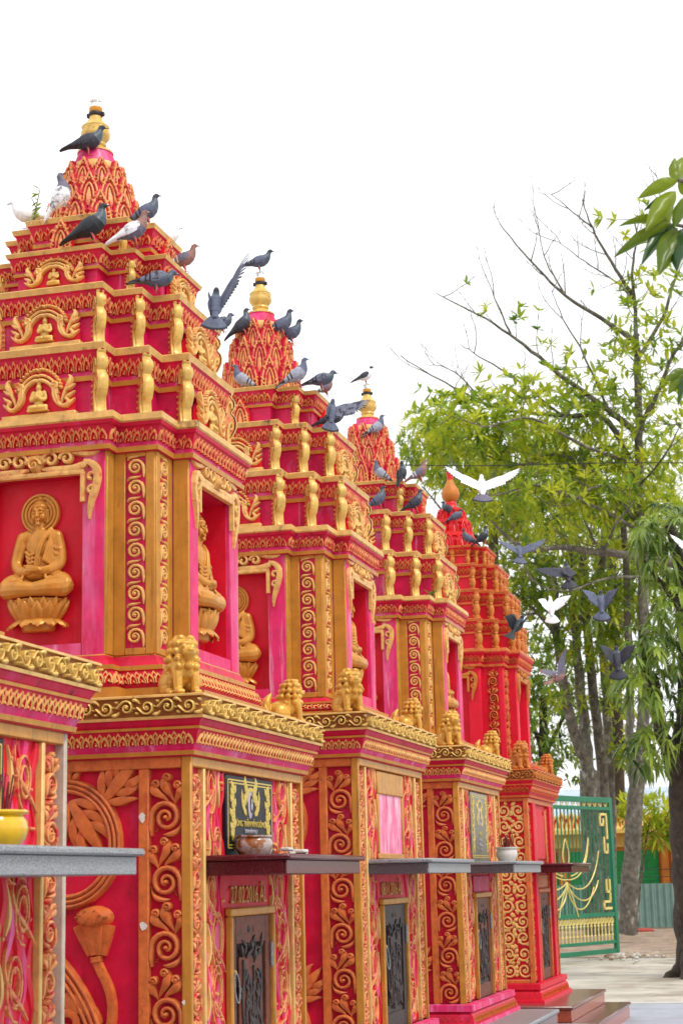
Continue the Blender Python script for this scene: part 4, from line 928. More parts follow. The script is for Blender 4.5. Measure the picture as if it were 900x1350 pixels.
TY = [4.3233, 6.8945, 9.3445, 11.8669, 14.80]
make_tower(TY[0], 'nearest red stupa, cut off by the left edge, with yellow bowl on its shelf', dict(key='near', zc=.709, kz=1, tablet='dark', lines=N3, wood='wood', shelf=('granite','granite'), steps=GST, seed=3, tread=M['granite']))
make_tower(TY[1], 'tall red stupa dated 27.02.2016 above its brown door and maroon shelf', dict(key='full', zc=.709, kz=1, tablet='dark', lines=N1, date='27.02.2016 ÂL', wood='wood', shelf=('granite_red','granite_red'), steps=GST, seed=0, tread=M['granite']))
make_tower(TY[2], 'red stupa whose memorial panel is a blank pink-washed rectangle above a black door', dict(key='blank', zc=.854, kz=.58, tablet='blank', date='08.11.2016 ÂL', wood='wood_dark', shelf=('granite_dark','granite'), steps=GST, seed=6, tread=M['granite']))
make_tower(TY[3], 'red stupa with tall grey memorial tablet and white pot on its shelf', dict(key='grey', zc=.854, kz=.58, tablet='grey', lines=N3, wood='wood', shelf=('granite_dark','granite'), steps=GST, seed=9, tread=M['granite']))
make_tower(TY[4], 'farthest stupa, redder and orange trimmed, with a red ball finial and brown granite steps', dict(key='far', late=True, w=.685, zc=.870, kz=.58, zs=-.83, zp=-.98, tablet='plain', wood='wood', shelf=('granite_red','granite_red'), figure=False, riser=M['terracotta'],
    steps=[(1.01,-.98,-1.10,1.03),(1.21,-1.10,GZ+.002,1.15)], tiers=[(1.90,2.16,.30,.54,.42),(2.16,2.42,.28,.50,.38),(2.42,2.66,.24,.41,.32),(2.66,2.84,.19,.31,.25)]))
# guardian lions, two in view on every main cornice
lions = [(1,0,-45,'golden guardian lion with curled mane at the near corner of the fully visible stupa'),(1,1,40,'golden guardian lion with upright tail on the far corner of the fully visible stupa'),
 (2,0,-48,'golden guardian lion on the near cornice corner of the blank-panelled stupa'),(2,1,40,'golden guardian lion on the far cornice corner of the blank-panelled stupa'),
 (3,0,-48,'golden guardian lion on the near cornice corner of the grey-tabletted stupa'),(3,1,40,'golden guardian lion on the far cornice corner of the grey-tabletted stupa'),
 (4,0,-45,'orange-gold guardian lion on the near corner of the farthest stupa'),(4,1,40,'orange-gold guardian lion nearest the green gate, on the farthest stupa')]
for ti, far, ang, lab in lions:
    w_ = .685 if ti == 4 else W; zc = (.709,.709,.854,.854,.870)[ti]
    o = obj('guardian_lion', LION, None, (DX+w_+(-.055 if not far else -.04), TY[ti]+(-w_+.04 if not far else w_-.10), zc), (0,0,R_(ang)))
    o.scale = (1.14,)*3 if not far else (1.0,)*3
    tag(o, lab, 'lion statue', 'guardian lions on the stupa cornices')
    if ti == 4: o.material_slots[0].link = 'OBJECT'; o.material_slots[0].material = M['ochre']
# ------------------------------------------------------------------ bowls and scraps on the shelves
def bowl(name, label, cat, loc, prof, mt, s=1, grp=None):
    t = thing(name, label, cat, loc); m = MB(); m.lathe([(z*s,q*s) for z,q in prof], 28, mt); m.build('bowl', t, smooth=50); return t
SH = .1105
b = bowl('incense_bowl', 'yellow glazed incense bowl on the pale grey granite shelf', 'incense bowl', (DX+.79,TY[0]+.105,SH), [(0,.075),(.012,.085),(.03,.10),(.055,.108),(.08,.104),(.095,.094),(.10,.092),(.102,.104),(.108,.108),(.114,.106),(.114,.094),(.09,.088),(.085,.001)], M['yellow_glaze'], .92)
m = MB(); r = random.Random(1)
for i in range(22): a = r.random()*6.28; q = r.random()*.05; m.tube([(q*math.cos(a),q*math.sin(a),.07),(q*1.3*math.cos(a)+r.uniform(-.01,.01),q*1.3*math.sin(a),r.uniform(.15,.24))], .0025, M['incense'], 4)
m.build('incense_sticks', b); 
m = MB(); 
for k in (-1,): m.tube([(k*.104,0,.085),(k*.125,0,.075),(k*.122,0,.055),(k*.105,0,.05)], .008, M['yellow_glaze'], 6)
m.build('lugs', b)
b = bowl('incense_bowl', 'white and brown painted incense bowl on the maroon granite shelf', 'incense bowl', (DX+.80,TY[1]-.20,SH), [(0,.060),(.006,.066),(.03,.082),(.055,.086),(.072,.078),(.078,.074),(.082,.084),(.088,.084),(.088,.072),(.07,.068),(.068,.001)], M['ceramic'], .9)
m = MB(); m.lathe([(.070,.066),(.074,.03),(.075,.001)], 16, M['incense'], cap=False); m.build('ash', b)
o = MB(); o.lathe([(0,.020),(.05,.024),(.052,.020),(.004,.016)], 16, M['ceramic_white']); o = o.build('tipped_cup', None, (DX+.80,TY[1]-.045,SH+.024)); o.rotation_euler = (R_(90),0,R_(20)); tag(o, 'small white cup lying on its side next to the painted bowl', 'cup')
o = MB(); r = random.Random(3)
for i in range(9): x = r.uniform(-.03,.03); y = r.uniform(-.09,.14); o.bbox((x-.02,y-.03,0.002*i),(x+.02,y+.03,.006+.002*i+.01*r.random()), M['ceramic_white'], .002)
tag(obj('wrapper_scraps', remeshed(o,.004,1,M['ceramic_white']), None, (DX+.93,TY[1]-.05,SH)), 'crumpled white scraps beside the bowl on the maroon shelf', 'litter')
b = bowl('incense_pot', 'small white incense pot on the speckled granite shelf of the third full stupa', 'incense pot', (DX+.86,TY[3]+.22,SH), [(0,.055),(.01,.058),(.04,.075),(.07,.072),(.085,.066),(.09,.078),(.10,.080),(.10,.068),(.08,.060),(.078,.001)], M['ceramic_white'], 1.0)
m = MB()
for i in range(26): a = r.random()*6.28; q = r.random()*.045; m.tube([(q*math.cos(a),q*math.sin(a),.07),(q*1.4*math.cos(a),q*1.4*math.sin(a),r.uniform(.13,.19))], .003, M['incense'], 4)
m.build('incense_sticks', b)
# ------------------------------------------------------------------ pigeons (body length 1, feet at z = 0, facing +x)
def feather(name, c, rough=.6, var=.2): return mat(name, c, rough, 0, var, 40, bump=.25, bscale=160)
F = {'slate': feather('slate_feathers', lin(92,98,120)), 'char': feather('charcoal_feathers', lin(58,58,70)), 'black': feather('black_feathers', lin(36,40,46), .45), 'pale': feather('pale_grey_feathers', lin(160,164,180)), 'white': feather('white_feathers', lin(238,238,240), .6, .05),
     'brown': feather('brown_feathers', lin(146,104,96)), 'sheen': feather('glossy_neck_feathers', lin(70,84,96), .3), 'bar': feather('wing_bar_feathers', lin(40,40,50)), 'tip': feather('dark_feather_tips', lin(44,44,56)), 'dusk': feather('dusky_wing_feathers', lin(110,106,124)),
     'mix': mat('speckled_feathers', lin(232,232,236), .6, 0, .05, 20, bump=.2, bscale=160, stain=(lin(120,118,130), 26, .52, .62, 1)), 'check': mat('checkered_feathers', lin(112,116,134), .6, 0, .1, 20, bump=.2, bscale=160, stain=(lin(42,42,54), 30, .50, .58, 1)),
     'beak': mat('beak_horn', lin(60,54,52), .5), 'leg': mat('pink_legs', lin(196,92,84), .6), 'eye': mat('orange_eye', lin(30,14,8), .1)}
BODY = [(-.20,.280,.080,.060),(-.10,.288,.115,.105),(.0,.298,.134,.130),(.10,.318,.138,.138),(.18,.358,.122,.124),(.235,.402,.094,.098),(.27,.450,.070,.072),(.29,.497,.056,.058),(.312,.534,.052,.053),(.345,.546,.047,.046),(.375,.540,.032,.031),(.395,.532,.015,.015)]
def loft_rings(m, rings, mts, n=14, tilt=0):
    vs = []; K2 = len(rings)
    for i, (x,z,ry,rz) in enumerate(rings):
        a = rings[max(i-1,0)]; b = rings[min(i+1,K2-1)]; tx, tz = b[0]-a[0], b[1]-a[1]; l = math.hypot(tx,tz) or 1; nx, nz = -tz/l, tx/l
        for k in range(n): q = 2*math.pi*k/n; vs.append((x+nx*rz*math.sin(q), ry*math.cos(q), z+nz*rz*math.sin(q)))
    for i in range(K2-1):
        base = vs[i*n:(i+2)*n]; m.add(base, [(k,(k+1)%n,n+(k+1)%n,n+k) for k in range(n)], mts[min(i,len(mts)-1)])
    m.add(vs[:n], [tuple(range(n-1,-1,-1))], mts[0]); m.add(vs[-n:], [tuple(range(n))], mts[-1])
def head_bits(m, c):
    m.tube([(.392,0,.530),(.425,0,.522),(.450,0,.508)], [.013,.009,.003], c['beak'], 7); m.ell((.40,0,.538),(.014,.012,.008), F['white'] , 6, 4)
    for s in (-1,1): m.ell((.352,s*.040,.550),(.011,.006,.011), F['eye'], 8, 6)
def pal(body, wing=None, neck=None, tail=None, head=None, bar=None, tip=None): return dict(body=F[body], wing=F[wing or body], neck=F[neck or body], tail=F[tail or body], head=F[head or neck or body], bar=F[bar or wing or body], tip=F[tip or tail or body], beak=F['beak'])
PAL = {'slate': pal('slate','slate','sheen','slate','char','bar','tip'), 'char': pal('char','char','sheen','char','char','black','black'), 'black': pal('black','black','sheen','black','black'), 'pale': pal('pale','pale','slate','pale','slate','bar','tip'), 'white': pal('white'),
       'brown': pal('brown','dusk','brown','brown','brown','white'), 'mix': pal('mix','mix','dusk','white','dusk'), 'pied': pal('dusk','mix','brown','white','brown'), 'check': pal('slate','check','sheen','slate','slate','bar','tip'), 'glide': pal('white','white','white','dusk','white','white','tip'), 'magpie': pal('white','char','white','char','char')}
def perched(c, legs=1, low=0):
    m = MB(); n = len(BODY)-1; mts = [c['body']]*4+[c['neck']]*3+[c['head']]*5
    rg = [(x, z-low*max(0,(x-.1))*1.3, a, b) for x, z, a, b in BODY]; loft_rings(m, rg, mts)
    hm = MB(); head_bits(hm, c); dz = -low*(.36-.1)*1.3; m.extend(hm, Matrix.Translation((0,0,dz)))
    loft_rings(m, [(-.53,.205,.050,.006),(-.50,.210,.056,.010),(-.40,.230,.054,.014),(-.30,.252,.058,.026),(-.20,.283,.068,.048)], [c['tip'],c['tail'],c['tail'],c['body']], 12)
    wr = [(.205,.350,.088,.022),(.16,.345,.114,.062),(.08,.332,.132,.090),(-.02,.312,.134,.094),(-.09,.300,.122,.086),(-.12,.294,.101,.072),(-.17,.284,.090,.062),(-.20,.279,.083,.055),(-.28,.262,.062,.040),(-.36,.248,.045,.028),(-.46,.228,.030,.012),(-.50,.219,.022,.004)]
    wm = [c['wing'],c['wing'],c['wing'],c['wing'],c['bar'],c['wing'],c['bar'],c['wing'],c['tip'],c['tip'],c['tip']]
    for s in (-1,1):
        vs = []; k_ = 10
        for x,z,y,h in wr:
            for k in range(k_): q = 2*math.pi*k/k_; vs.append((x, s*(y*.92+.024*math.cos(q)*min(1,h/.03+.3)-.25*max(0,math.sin(q))*h*.9), z+h*math.sin(q)+.012))
        for i in range(len(wr)-1):
            fs = [(k,(k+1)%k_,k_+(k+1)%k_,k_+k) for k in range(k_)]
            m.add(vs[i*k_:(i+2)*k_], fs if s < 0 else [f[::-1] for f in fs], wm[i])
        lz = 0; x0 = .02
        m.tube([(x0-.02,s*.05,.235),(x0+.0,s*.052,.13),(x0-.012,s*.052,.07),(x0+.01,s*.052,.012)], [.034,.020,.010,.009], c['body'] if False else F['leg'], 7)
        m.ell((x0-.012,s*.05,.19),(.036,.028,.06), c['body'], 8, 6)
        for a in (-28,0,28,180): m.tube([(x0+.01,s*.052,.012),(x0+.01+.045*math.cos(R_(a)),s*.052+.045*math.sin(R_(a)),.009),(x0+.01+.075*math.cos(R_(a)),s*.052+.075*math.sin(R_(a)),.003)], [.009,.008,.003], F['leg'], 5)
    lo = MB(); lo.extend(m, Matrix.Translation((0,0,-.03 if legs else -.08))); lo.v = [(x,y,max(z,-.0) if z < .02 else z) for x,y,z in lo.v]; return lo
def quill(m, p, d, nrm, L, w, mt, tipm, cur=.06):
    d = d.normalized(); s = d.cross(nrm).normalized(); n = s.cross(d); st = [(0,.35),(.3,.9),(.62,1),(.85,.82),(.97,.4),(1,.05)]
    vs = []
    for t, q in st:
        c = p+d*(L*t)+n*(-cur*L*t*t); vs += [c-s*(w*q*.5), c+n*(w*.10), c+s*(w*q*.5), c-n*.003]
    fs = []
    for i in range(5):
        for a, b in ((0,1),(1,2),(2,3),(3,0)): fs.append((i*4+a,i*4+b,i*4+4+b,i*4+4+a))
    m.add(vs, fs[:12], mt); m.add(vs, fs[12:], tipm)
def flying(c, left, right, fan=70, tail_dn=0, legs=True):
    """left / right: (raise angle, sweep angle, spread 0..1) of each wing"""
    m = MB(); dz = -.30; M_ = Matrix.Translation((0,0,dz)); b = MB(); mts = [c['body']]*4+[c['neck']]*3+[c['head']]*5
    rg = [(x+.02*(i > 5), z-(.0 if x < .1 else (x-.1)*.42), a, q) for i, (x,z,a,q) in enumerate(BODY)]; loft_rings(b, rg, mts); h = MB(); head_bits(h, c); b.extend(h, Matrix.Translation((.02,0,-.107)))
    loft_rings(b, [(-.33,.262,.040,.016),(-.28,.268,.055,.030),(-.20,.285,.070,.050)], [c['body']], 12)
    for k in range(11):
        a = R_(-fan/2+fan*k/10); quill(b, Vector((-.25,.018*(k-5)/5,.272)), Vector((-math.cos(a),math.sin(a),-R_(tail_dn))), Vector((0,.02*(k-5),1)), .33, .092, c['tail'], c['tip'], .05)
    m.extend(b, M_)
    for s, (ra, sw, sp) in ((1,left),(-1,right)):
        R0 = Matrix.Rotation(R_(ra)*s,3,'X') @ Matrix.Rotation(R_(sw)*-s,3,'Z'); P = lambda x, y, z=0: Vector((.12,s*.085,.055)) + R0 @ Vector((x, s*y, z)); D = lambda x, y: R0 @ Vector((x, s*y, 0)); nn = R0 @ Vector((0,0,1))
        W1 = (.12,.30*sp+.08); E = (.02,.0)
        for k in range(9):       # secondaries
            t = k/8; px, py = E[0]+(W1[0]-E[0])*t-.03, W1[1]*t; quill(m, P(px,py,.0), D(-1,.10+.25*t), nn, .32+.012*k, .080, c['wing'], c['bar'] if k % 2 else c['wing'], .10)
        for k in range(10):      # primaries
            t = k/9; a = R_(-75+(95*sp+10)*t); quill(m, P(W1[0]-.02+.03*t,W1[1]+.03*t,.004), D(math.sin(a)*1.0,math.cos(a)), nn, .36+.20*sp*t, .060, c['wing'], c['tip'], .12)
        pts = [(E[0]+.03,-.02),(E[0]+.06,.05),(W1[0]+.01,W1[1]*.7),(W1[0]+.02,W1[1]+.02),(W1[0]+.0,W1[1]+.10)]
        q = [P(x-.035,y,.004) for x, y in pts]; vs = []; k_ = 8       # covert patch: flattened lens along the arm
        wd = [.085,.105,.095,.075,.02]
        for i, p in enumerate(q):
            for k in range(k_): an = 2*math.pi*k/k_; vs.append(p + D(1,0)*(wd[i]*math.cos(an)*1.0-.02) + nn*(.020*math.sin(an)*(1 if i < 4 else .4)))
        for i in range(4):
            fs = [(k,(k+1)%k_,k_+(k+1)%k_,k_+k) for k in range(k_)]; m.add(vs[i*k_:(i+2)*k_], fs if s < 0 else [f[::-1] for f in fs], c['wing'])
        m.add(vs[:k_], [tuple(range(k_))], c['wing']); m.add(vs[-k_:], [tuple(range(k_))], c['wing'])
        if legs: m.tube([(-.06,s*.03,-.07),(-.16,s*.03,-.06),(-.20,s*.03,-.055)], [.022,.010,.007], F['leg'], 6)
    return m
BL = .214; GRP = 'pigeons on and around the stupas'; MESH = {}
def pigeon(label, kind, pose, loc, yaw, pitch=0, roll=0, size=1, grp=GRP):
    key = (kind, repr(pose))
    if key not in MESH:
        mb = perched(PAL[kind], *pose[1:]) if pose[0] == 'p' else flying(PAL[kind], *pose[1:]); MESH[key] = mb.mesh('pigeon', 65); MESH[key].transform(Matrix.Scale(BL,4))
    o = obj('pigeon', MESH[key], None, loc); o.rotation_euler = (R_(roll), R_(-pitch), R_(yaw)); o.scale = (size,size*1.12,size*1.10) if pose[0] == 'p' else (size,)*3
    o.rotation_mode = 'XYZ'; return tag(o, label, 'pigeon', grp)
PER = ('p',1,0); LOW = ('p',0,.35)
PERCHES = [
 ('charcoal pigeon perched at the foot of the tallest gold finial','char',PER,(-3.0168, 6.7984, 3.2701),20,8,0,1.12),
 ('white pigeon facing left on the top ledge of the fully visible stupa','white',PER,(-3.2304, 6.6245, 2.88),192,2,0,1.05),
 ('speckled white pigeon clinging head-up to the petal crown','mix',PER,(-3.0012, 6.5945, 2.93),30,50,0,1.2),
 ('large glossy black pigeon on the roof below the petal crown of the nearest spire','black',PER,(-2.8381, 6.4745, 2.705),16,20,0,1.28),
 ('slate pigeon with sleek head at the right of the nearest petal crown','slate',PER,(-2.7022, 6.7645, 2.88),22,20,0,1.05),
 ('pied pigeon with brown head and white wing on the nearest roof','pied',PER,(-2.6754, 6.5445, 2.7),22,18,0,1.15),
 ('reddish brown pigeon looking right from the side roof ledge','brown',PER,(-2.5954, 6.9245, 2.705),15,12,0,0.95),
 ('dark pigeon crouching between gold antefixes of the fully visible stupa','check',LOW,(-2.6054, 6.5845, 2.5),25,0,0,1.1),
 ('grey checkered pigeon beside the flapping bird, facing right','check',LOW,(-2.5004, 7.1645, 2.485),18,18,0,0.85),
 ('slate pigeon standing on the glass lamp of the second finial','slate',PER,(-3.0258, 9.3341, 3.5896),14,4,0,1.07),
 ('charcoal pigeon leaning up against the pink drum of the second spire','char',PER,(-3.0585, 9.1858, 3.148),18,32,0,1.15),
 ('grey pigeon on the right side of the second petal crown','slate',PER,(-2.8644, 9.2962, 3.1536),18,18,0,1.19),
 ('second grey pigeon tucked just behind its twin on the second crown','slate',PER,(-2.8427, 9.3938, 3.1331),14,14,0,1.11),
 ('pigeon with pale barred wings facing left, half hidden by the nearest roof edge','pale',PER,(-3.0497, 9.0145, 2.765),197,22,0,1.07),
 ('pale grey pigeon on a gold antefix of the second stupa','pale',PER,(-2.6804, 8.9995, 2.745),18,22,0,1.19),
 ('dark checkered pigeon standing on the second roof ledge against the sky','check',LOW,(-2.5987, 9.1445, 2.765),16,6,0,1.13),
 ('dark pigeon low behind the flapping bird on the second roof','char',LOW,(-2.5254, 9.1095, 2.52),18,12,0,1.13),
 ('black and white pigeon on the glass lamp of the third finial','magpie',PER,(-3.025, 11.8569, 3.5897),22,14,0,0.99),
 ('barred grey pigeon at the right of the third petal crown','pale',PER,(-2.9111, 11.7469, 3.1547),18,22,0,1.11),
 ('barred pigeon facing left below the third petal crown','pale',PER,(-2.8834, 11.5369, 2.765),200,28,0,1.07),
 ('very dark pigeon seen from behind on a gold antefix','black',PER,(-2.6804, 11.5219, 2.745),75,45,0,1.02),
 ('brownish grey pigeon with raised head on the third roof','brown',PER,(-2.5888, 11.6669, 2.765),22,22,0,1.13),
 ('slate pigeon standing on a gold antefix of the third stupa','slate',PER,(-2.8171, 11.3769, 2.53),20,26,0,1.13),
 ('dark slate pigeon on the right side ledge of the third roof','char',PER,(-2.6054, 11.5669, 2.53),20,22,0,1.13),
 ('charcoal pigeon facing left by the red finial','char',LOW,(-3.0515, 14.6978, 3.1643),200,30,0,1.13),
 ('grey pigeon facing right by the red finial','slate',LOW,(-2.9493, 14.6649, 3.0902),14,22,0,1.07),
 ('grey pigeon facing left on the farthest roof','slate',PER,(-2.8351, 14.5, 2.84),205,20,0,1.02),
 ('black pigeon facing right on the farthest roof','black',PER,(-2.6718, 14.52, 2.84),18,28,0,1.13),
 ('white pigeon mostly hidden behind the pied one on the top ledge','white',PER,(-2.7254, 7.0545, 2.88),18,6,0,0.8),
 ('pinkish brown pigeon right behind the flapping bird of the second roof','brown',PER,(-2.6054, 9.2945, 2.765),30,20,0,0.8),
]
for lb, kd, ps, lc, yw, pt, ro, sz in PERCHES: pigeon(lb, kd, ps, lc, yw, pt, ro, sz)
def fly(label, kind, px, dep, pose, yaw, pitch, roll=0, size=1): pigeon(label, kind, ('f',)+pose, tuple(at(*px, dep)), yaw, pitch, roll, size)
pigeon('flapping pigeon landing on the nearest roof with one wing raised high', 'slate', ('f',(70,-75,.05),(64,6,1.0),95,28), tuple(at(284,404,6.75)), 108, 46, 6, 1.05)
pigeon('flapping pigeon landing on the second roof with one wing stretched right', 'check', ('f',(80,-70,.05),(24,0,.8),80,22), tuple(at(437,545,8.95)), 104, 50, 14, 1.0)
fly('white pigeon gliding with both long wings spread above the farthest stupa', 'glide', (635,643), 8.6, ((26,-8,.95),(24,-8,.95),95,18), 104, 36, 3, .98)
fly('grey pigeon flying with level wings and dark fanned tail near the farthest roof', 'slate', (684,728), 10.6, ((20,0,.5),(28,0,.8),95,28), 108, 34, 8, 0.92)
fly('dark grey pigeon gliding with its left wing stretched out', 'char', (748,757), 9.4, ((8,0,.7),(-30,-70,.05),105,30), 102, 38, -4, 0.92)
fly('small white pigeon flapping with fanned tail among the trees', 'white', (726,802), 10.6, ((48,0,.2),(36,6,.4),95,30), 104, 46, 0, 0.92)
fly('slate pigeon with raised wings and rounded dark tail among the trees', 'slate', (792,796), 9.2, ((40,4,.35),(60,-10,.4),105,30), 100, 48, 4, 0.92)
fly('black pigeon diving beside the farthest stupa with folded wings', 'black', (681,826), 9.4, ((55,-30,.25),(70,20,.3),40,5), 72, 34, 30, 0.92)
fly('black pigeon with raised dark wings and white rump, lowest on the right', 'char', (813,871), 9.0, ((54,2,.35),(52,0,.35),110,34), 100, 50, 0, 0.94)
fly('dusky pigeon with one wing lifted, flying low left of the tree stems', 'brown', (734,893), 9.6, ((10,10,.6),(85,0,.7),40,10), 60, 14, 10, 0.88)
fly('white pigeon cut off by the right edge of the view', 'white', (913,728), 9.5, ((40,8,.6),(40,8,.6),60,20), 100, 40, 0, 0.84)
# ------------------------------------------------------------------ trees
def leafmat(name, c1, c2, trans=.35, rough=.45):
    m = bpy.data.materials.new(name); m.use_nodes = True; nt = m.node_tree; N = nt.nodes; L = nt.links; b = N['Principled BSDF']; out = N['Material Output']
    g = N.new('ShaderNodeNewGeometry'); t = N.new('ShaderNodeTexNoise'); t.inputs['Scale'].default_value = .9; t.inputs['Detail'].default_value = 4; L.new(g.outputs['Position'], t.inputs['Vector'])
    mr = N.new('ShaderNodeMapRange'); mr.inputs['From Min'].default_value = .35; mr.inputs['From Max'].default_value = .65; L.new(t.outputs['Fac'], mr.inputs['Value'])
    t2 = N.new('ShaderNodeMath'); t2.operation = 'ADD'; t2.inputs[1].default_value = -.25; rp = N.new('ShaderNodeMath'); rp.operation = 'MULTIPLY_ADD'; rp.inputs[1].default_value = .6
    L.new(g.outputs['Random Per Island'], rp.inputs[0]); L.new(mr.outputs['Result'], t2.inputs[0]); L.new(t2.outputs[0], rp.inputs[2])
    x = N.new('ShaderNodeMix'); x.data_type = 'RGBA'; ci = [i for i in x.inputs if i.type == 'RGBA']; ci[0].default_value = c1; ci[1].default_value = c2; L.new(rp.outputs[0], x.inputs['Factor'])
    co = [q for q in x.outputs if q.type == 'RGBA'][0]; L.new(co, b.inputs['Base Color']); b.inputs['Roughness'].default_value = rough; b.inputs['Specular IOR Level'].default_value = .35
    tr = N.new('ShaderNodeBsdfTranslucent'); L.new(co, tr.inputs['Color']); ms = N.new('ShaderNodeMixShader'); ms.inputs[0].default_value = trans
    L.new(b.outputs[0], ms.inputs[1]); L.new(tr.outputs[0], ms.inputs[2]); L.new(ms.outputs[0], out.inputs['Surface']); return m
M['leaf_lime'] = leafmat('lime_leaves', (.20,.33,.02,1), (.62,.64,.05,1), .5)
M['leaf_mid'] = leafmat('mid_green_leaves', (.10,.20,.035,1), (.36,.46,.06,1), .45)
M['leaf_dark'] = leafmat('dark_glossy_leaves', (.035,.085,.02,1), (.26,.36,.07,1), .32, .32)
M['leaf_near'] = leafmat('broad_glossy_leaves', (.03,.085,.012,1), (.24,.32,.018,1), .42, .3)
M['bark'] = mat('grey_mottled_bark', lin(112,106,96), .9, 0, .35, 8, bump=.6, bscale=26, wear=(lin(168,168,158), 7, .56, .68, .4), stain=(lin(58,48,40), 5, .52, .70, .5))
M['bark_dark'] = mat('dark_bark', lin(66,56,48), .95, 0, .3, 8, bump=.7, bscale=30, wear=(lin(112,104,92), 8, .60, .74, .5))
M['twig'] = mat('grey_twig', lin(104,94,84), .9, 0, .2, 9)
def frame_of(d):
    d = d.normalized(); a = d.cross(Vector((0,0,1)));
    if a.length < .1: a = d.cross(Vector((1,0,0)))
    a.normalize(); return d, a, a.cross(d)
def leaf_blade(mb, p, d, L, w, mt, droop=.25, fold=.25):
    """one lanceolate leaf from p along d, drooping and folded along its midrib"""
    d, a, n = frame_of(d); vs = []
    for t, q in ((0,.08),(.25,.8),(.5,1),(.78,.6),(1,.02)):
        c = p+d*(L*t)+Vector((0,0,-droop*L*t*t)); e = a*(w*q*.5); vs += [c-e+n*(fold*w*q*.4), c, c+e+n*(fold*w*q*.4)]
    mb.add(vs, [(i*3+k,i*3+k+1,i*3+4+k,i*3+3+k) for i in range(4) for k in range(2)], mt)
def whorl(mb, p, d, r, n, L, w, mt, droop=.25, spread=65):
    d, a, b = frame_of(d); o = r.random()*6.28; n = max(4, n+r.randint(-3,1)); L *= r.uniform(.75,1.2)
    for i in range(n):
        q = o+2*math.pi*i/n+r.uniform(-.25,.25); s = R_(spread+r.uniform(-22,18)); v = d*math.cos(s)+(a*math.cos(q)+b*math.sin(q))*math.sin(s)
        leaf_blade(mb, p, v, L*r.uniform(.75,1.15), w*r.uniform(.8,1.2), mt, droop*r.uniform(.4,1.5))
def limb(mb, pix, r0, r1, r, jit=.0, mt=None, n=7):
    P = smooth_path([at(*q) for q in pix]); m = len(P)
    P = [p+Vector((r.uniform(-1,1),r.uniform(-1,1),r.uniform(-1,1)))*jit for p in P]
    mb.tube(P, [r0+(r1-r0)*(i/(m-1))**.8 for i in range(m)], mt, n); return P
def twigs(mb, P, r, every, length, rad, mt, ends, up=.5, start=.15, depthjit=1.0, sub=True):
    n = len(P); k = int(n*start)
    while k < n:
        base = P[k]; t = (P[min(k+1,n-1)]-P[max(k-1,0)]).normalized()
        d = (t*r.uniform(.2,.9)+Vector((r.uniform(-1,1),r.uniform(-1,1)*depthjit,r.uniform(-.3,1)*up*2))).normalized(); L = length*r.uniform(.5,1.3); Q = [base]
        for i in range(5): d = (d+Vector((r.uniform(-.25,.25),r.uniform(-.25,.25),r.uniform(-.15,.25)))).normalized(); Q.append(Q[-1]+d*(L/5))
        mb.tube(Q, lerp(rad,rad*.25,5), mt, 4); ends.append((Q[-1],d)); ends.append((Q[3],d))
        if sub:
            for i in (2,3,4):
                d2 = (d+Vector((r.uniform(-1,1),r.uniform(-1,1),r.uniform(-.3,.8)))).normalized(); l2 = L*r.uniform(.25,.5); e = Q[i]+d2*l2
                mb.tube([Q[i],Q[i]+d2*l2*.5+Vector((0,0,.03)),e], [rad*.5,rad*.35,rad*.15], mt, 3); ends.append((e,d2))
        k += max(1,int(every*r.uniform(.6,1.5)))
def volume(r, u, v, ru, rv, dep, dd, n):
    """leafy clump: points of an ellipsoid shell-heavy volume"""
    out = []
    for _ in range(n):
        while 1:
            a, b, c = r.uniform(-1,1), r.uniform(-1,1), r.uniform(-1,1); q = a*a+b*b+c*c
            if q < 1 and r.random() < .25+.75*q: break
        p = at(u+a*ru, v+b*rv, dep+c*dd); out.append((p, Vector((a*.6+r.uniform(-.4,.4), c*.4-.2, -b*.6+.35+r.uniform(-.3,.3)))))
    return out
def tree(name, label, base, limbs, trunk_mt, clumps, leaf_mts, seed, LL=.215, LW=.060, nleaf=8, droop=.12, ends_leaf=.6, bare=(), twl=.9, spread=65, every=3):
    r = random.Random(seed); bp = ground_at(*base) if len(base) == 2 else Vector(base); t = thing(name, label, 'tree', (bp.x,bp.y,GZ))
    mt = MB(); tw = MB(); ends = []
    for i, (pix, r0, r1, kind) in enumerate(limbs):
        P = limb(mt if kind != 'twig' else tw, pix, r0, r1, r, .012 if kind != 'trunk' else .02, M[trunk_mt] if kind != 'twig' else M['twig'], 9 if kind == 'trunk' else 6)
        if kind == 'bare': e2 = []; twigs(tw, P, r, 3, twl*.85, r1*.8+.006, M['twig'], e2, .6, .3)
        elif kind in ('limb','twig'): twigs(tw, P, r, every, twl, max(.010,r1*.5), M['twig'], ends, .5)
    off = Vector((bp.x,bp.y,GZ))
    for nm, m in (('trunk',mt),('twigs',tw)):
        m.v = [tuple(Vector(p)-off) for p in m.v]
        if m.v: m.build(nm, t, smooth=60)
    lf = MB(); pts = [e for e in ends if r.random() < ends_leaf]
    for c in clumps: pts += volume(r, *c[:6], int(c[6]*1.0))
    # leafless pockets keep the crown open
    pk_ = [at(r.uniform(520,900), r.uniform(430,1000), r.uniform(24,36)) for _ in range(34)]
    for p, d in pts:
        if any((p-q).length < .46 for q in pk_): continue
        if p.x/p.y < -.235 and p.z/p.y > .30: continue        # the outermost twigs are bare
        whorl(lf, p, d, r, nleaf, LL, LW, M[r.choice(leaf_mts)], droop, spread)
    lf.v = [tuple(Vector(p)-off) for p in lf.v]; lf.build('crown', t, smooth=60); return t
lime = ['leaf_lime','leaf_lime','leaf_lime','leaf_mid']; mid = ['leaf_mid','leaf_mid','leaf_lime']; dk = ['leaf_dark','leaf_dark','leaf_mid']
D1 = 31
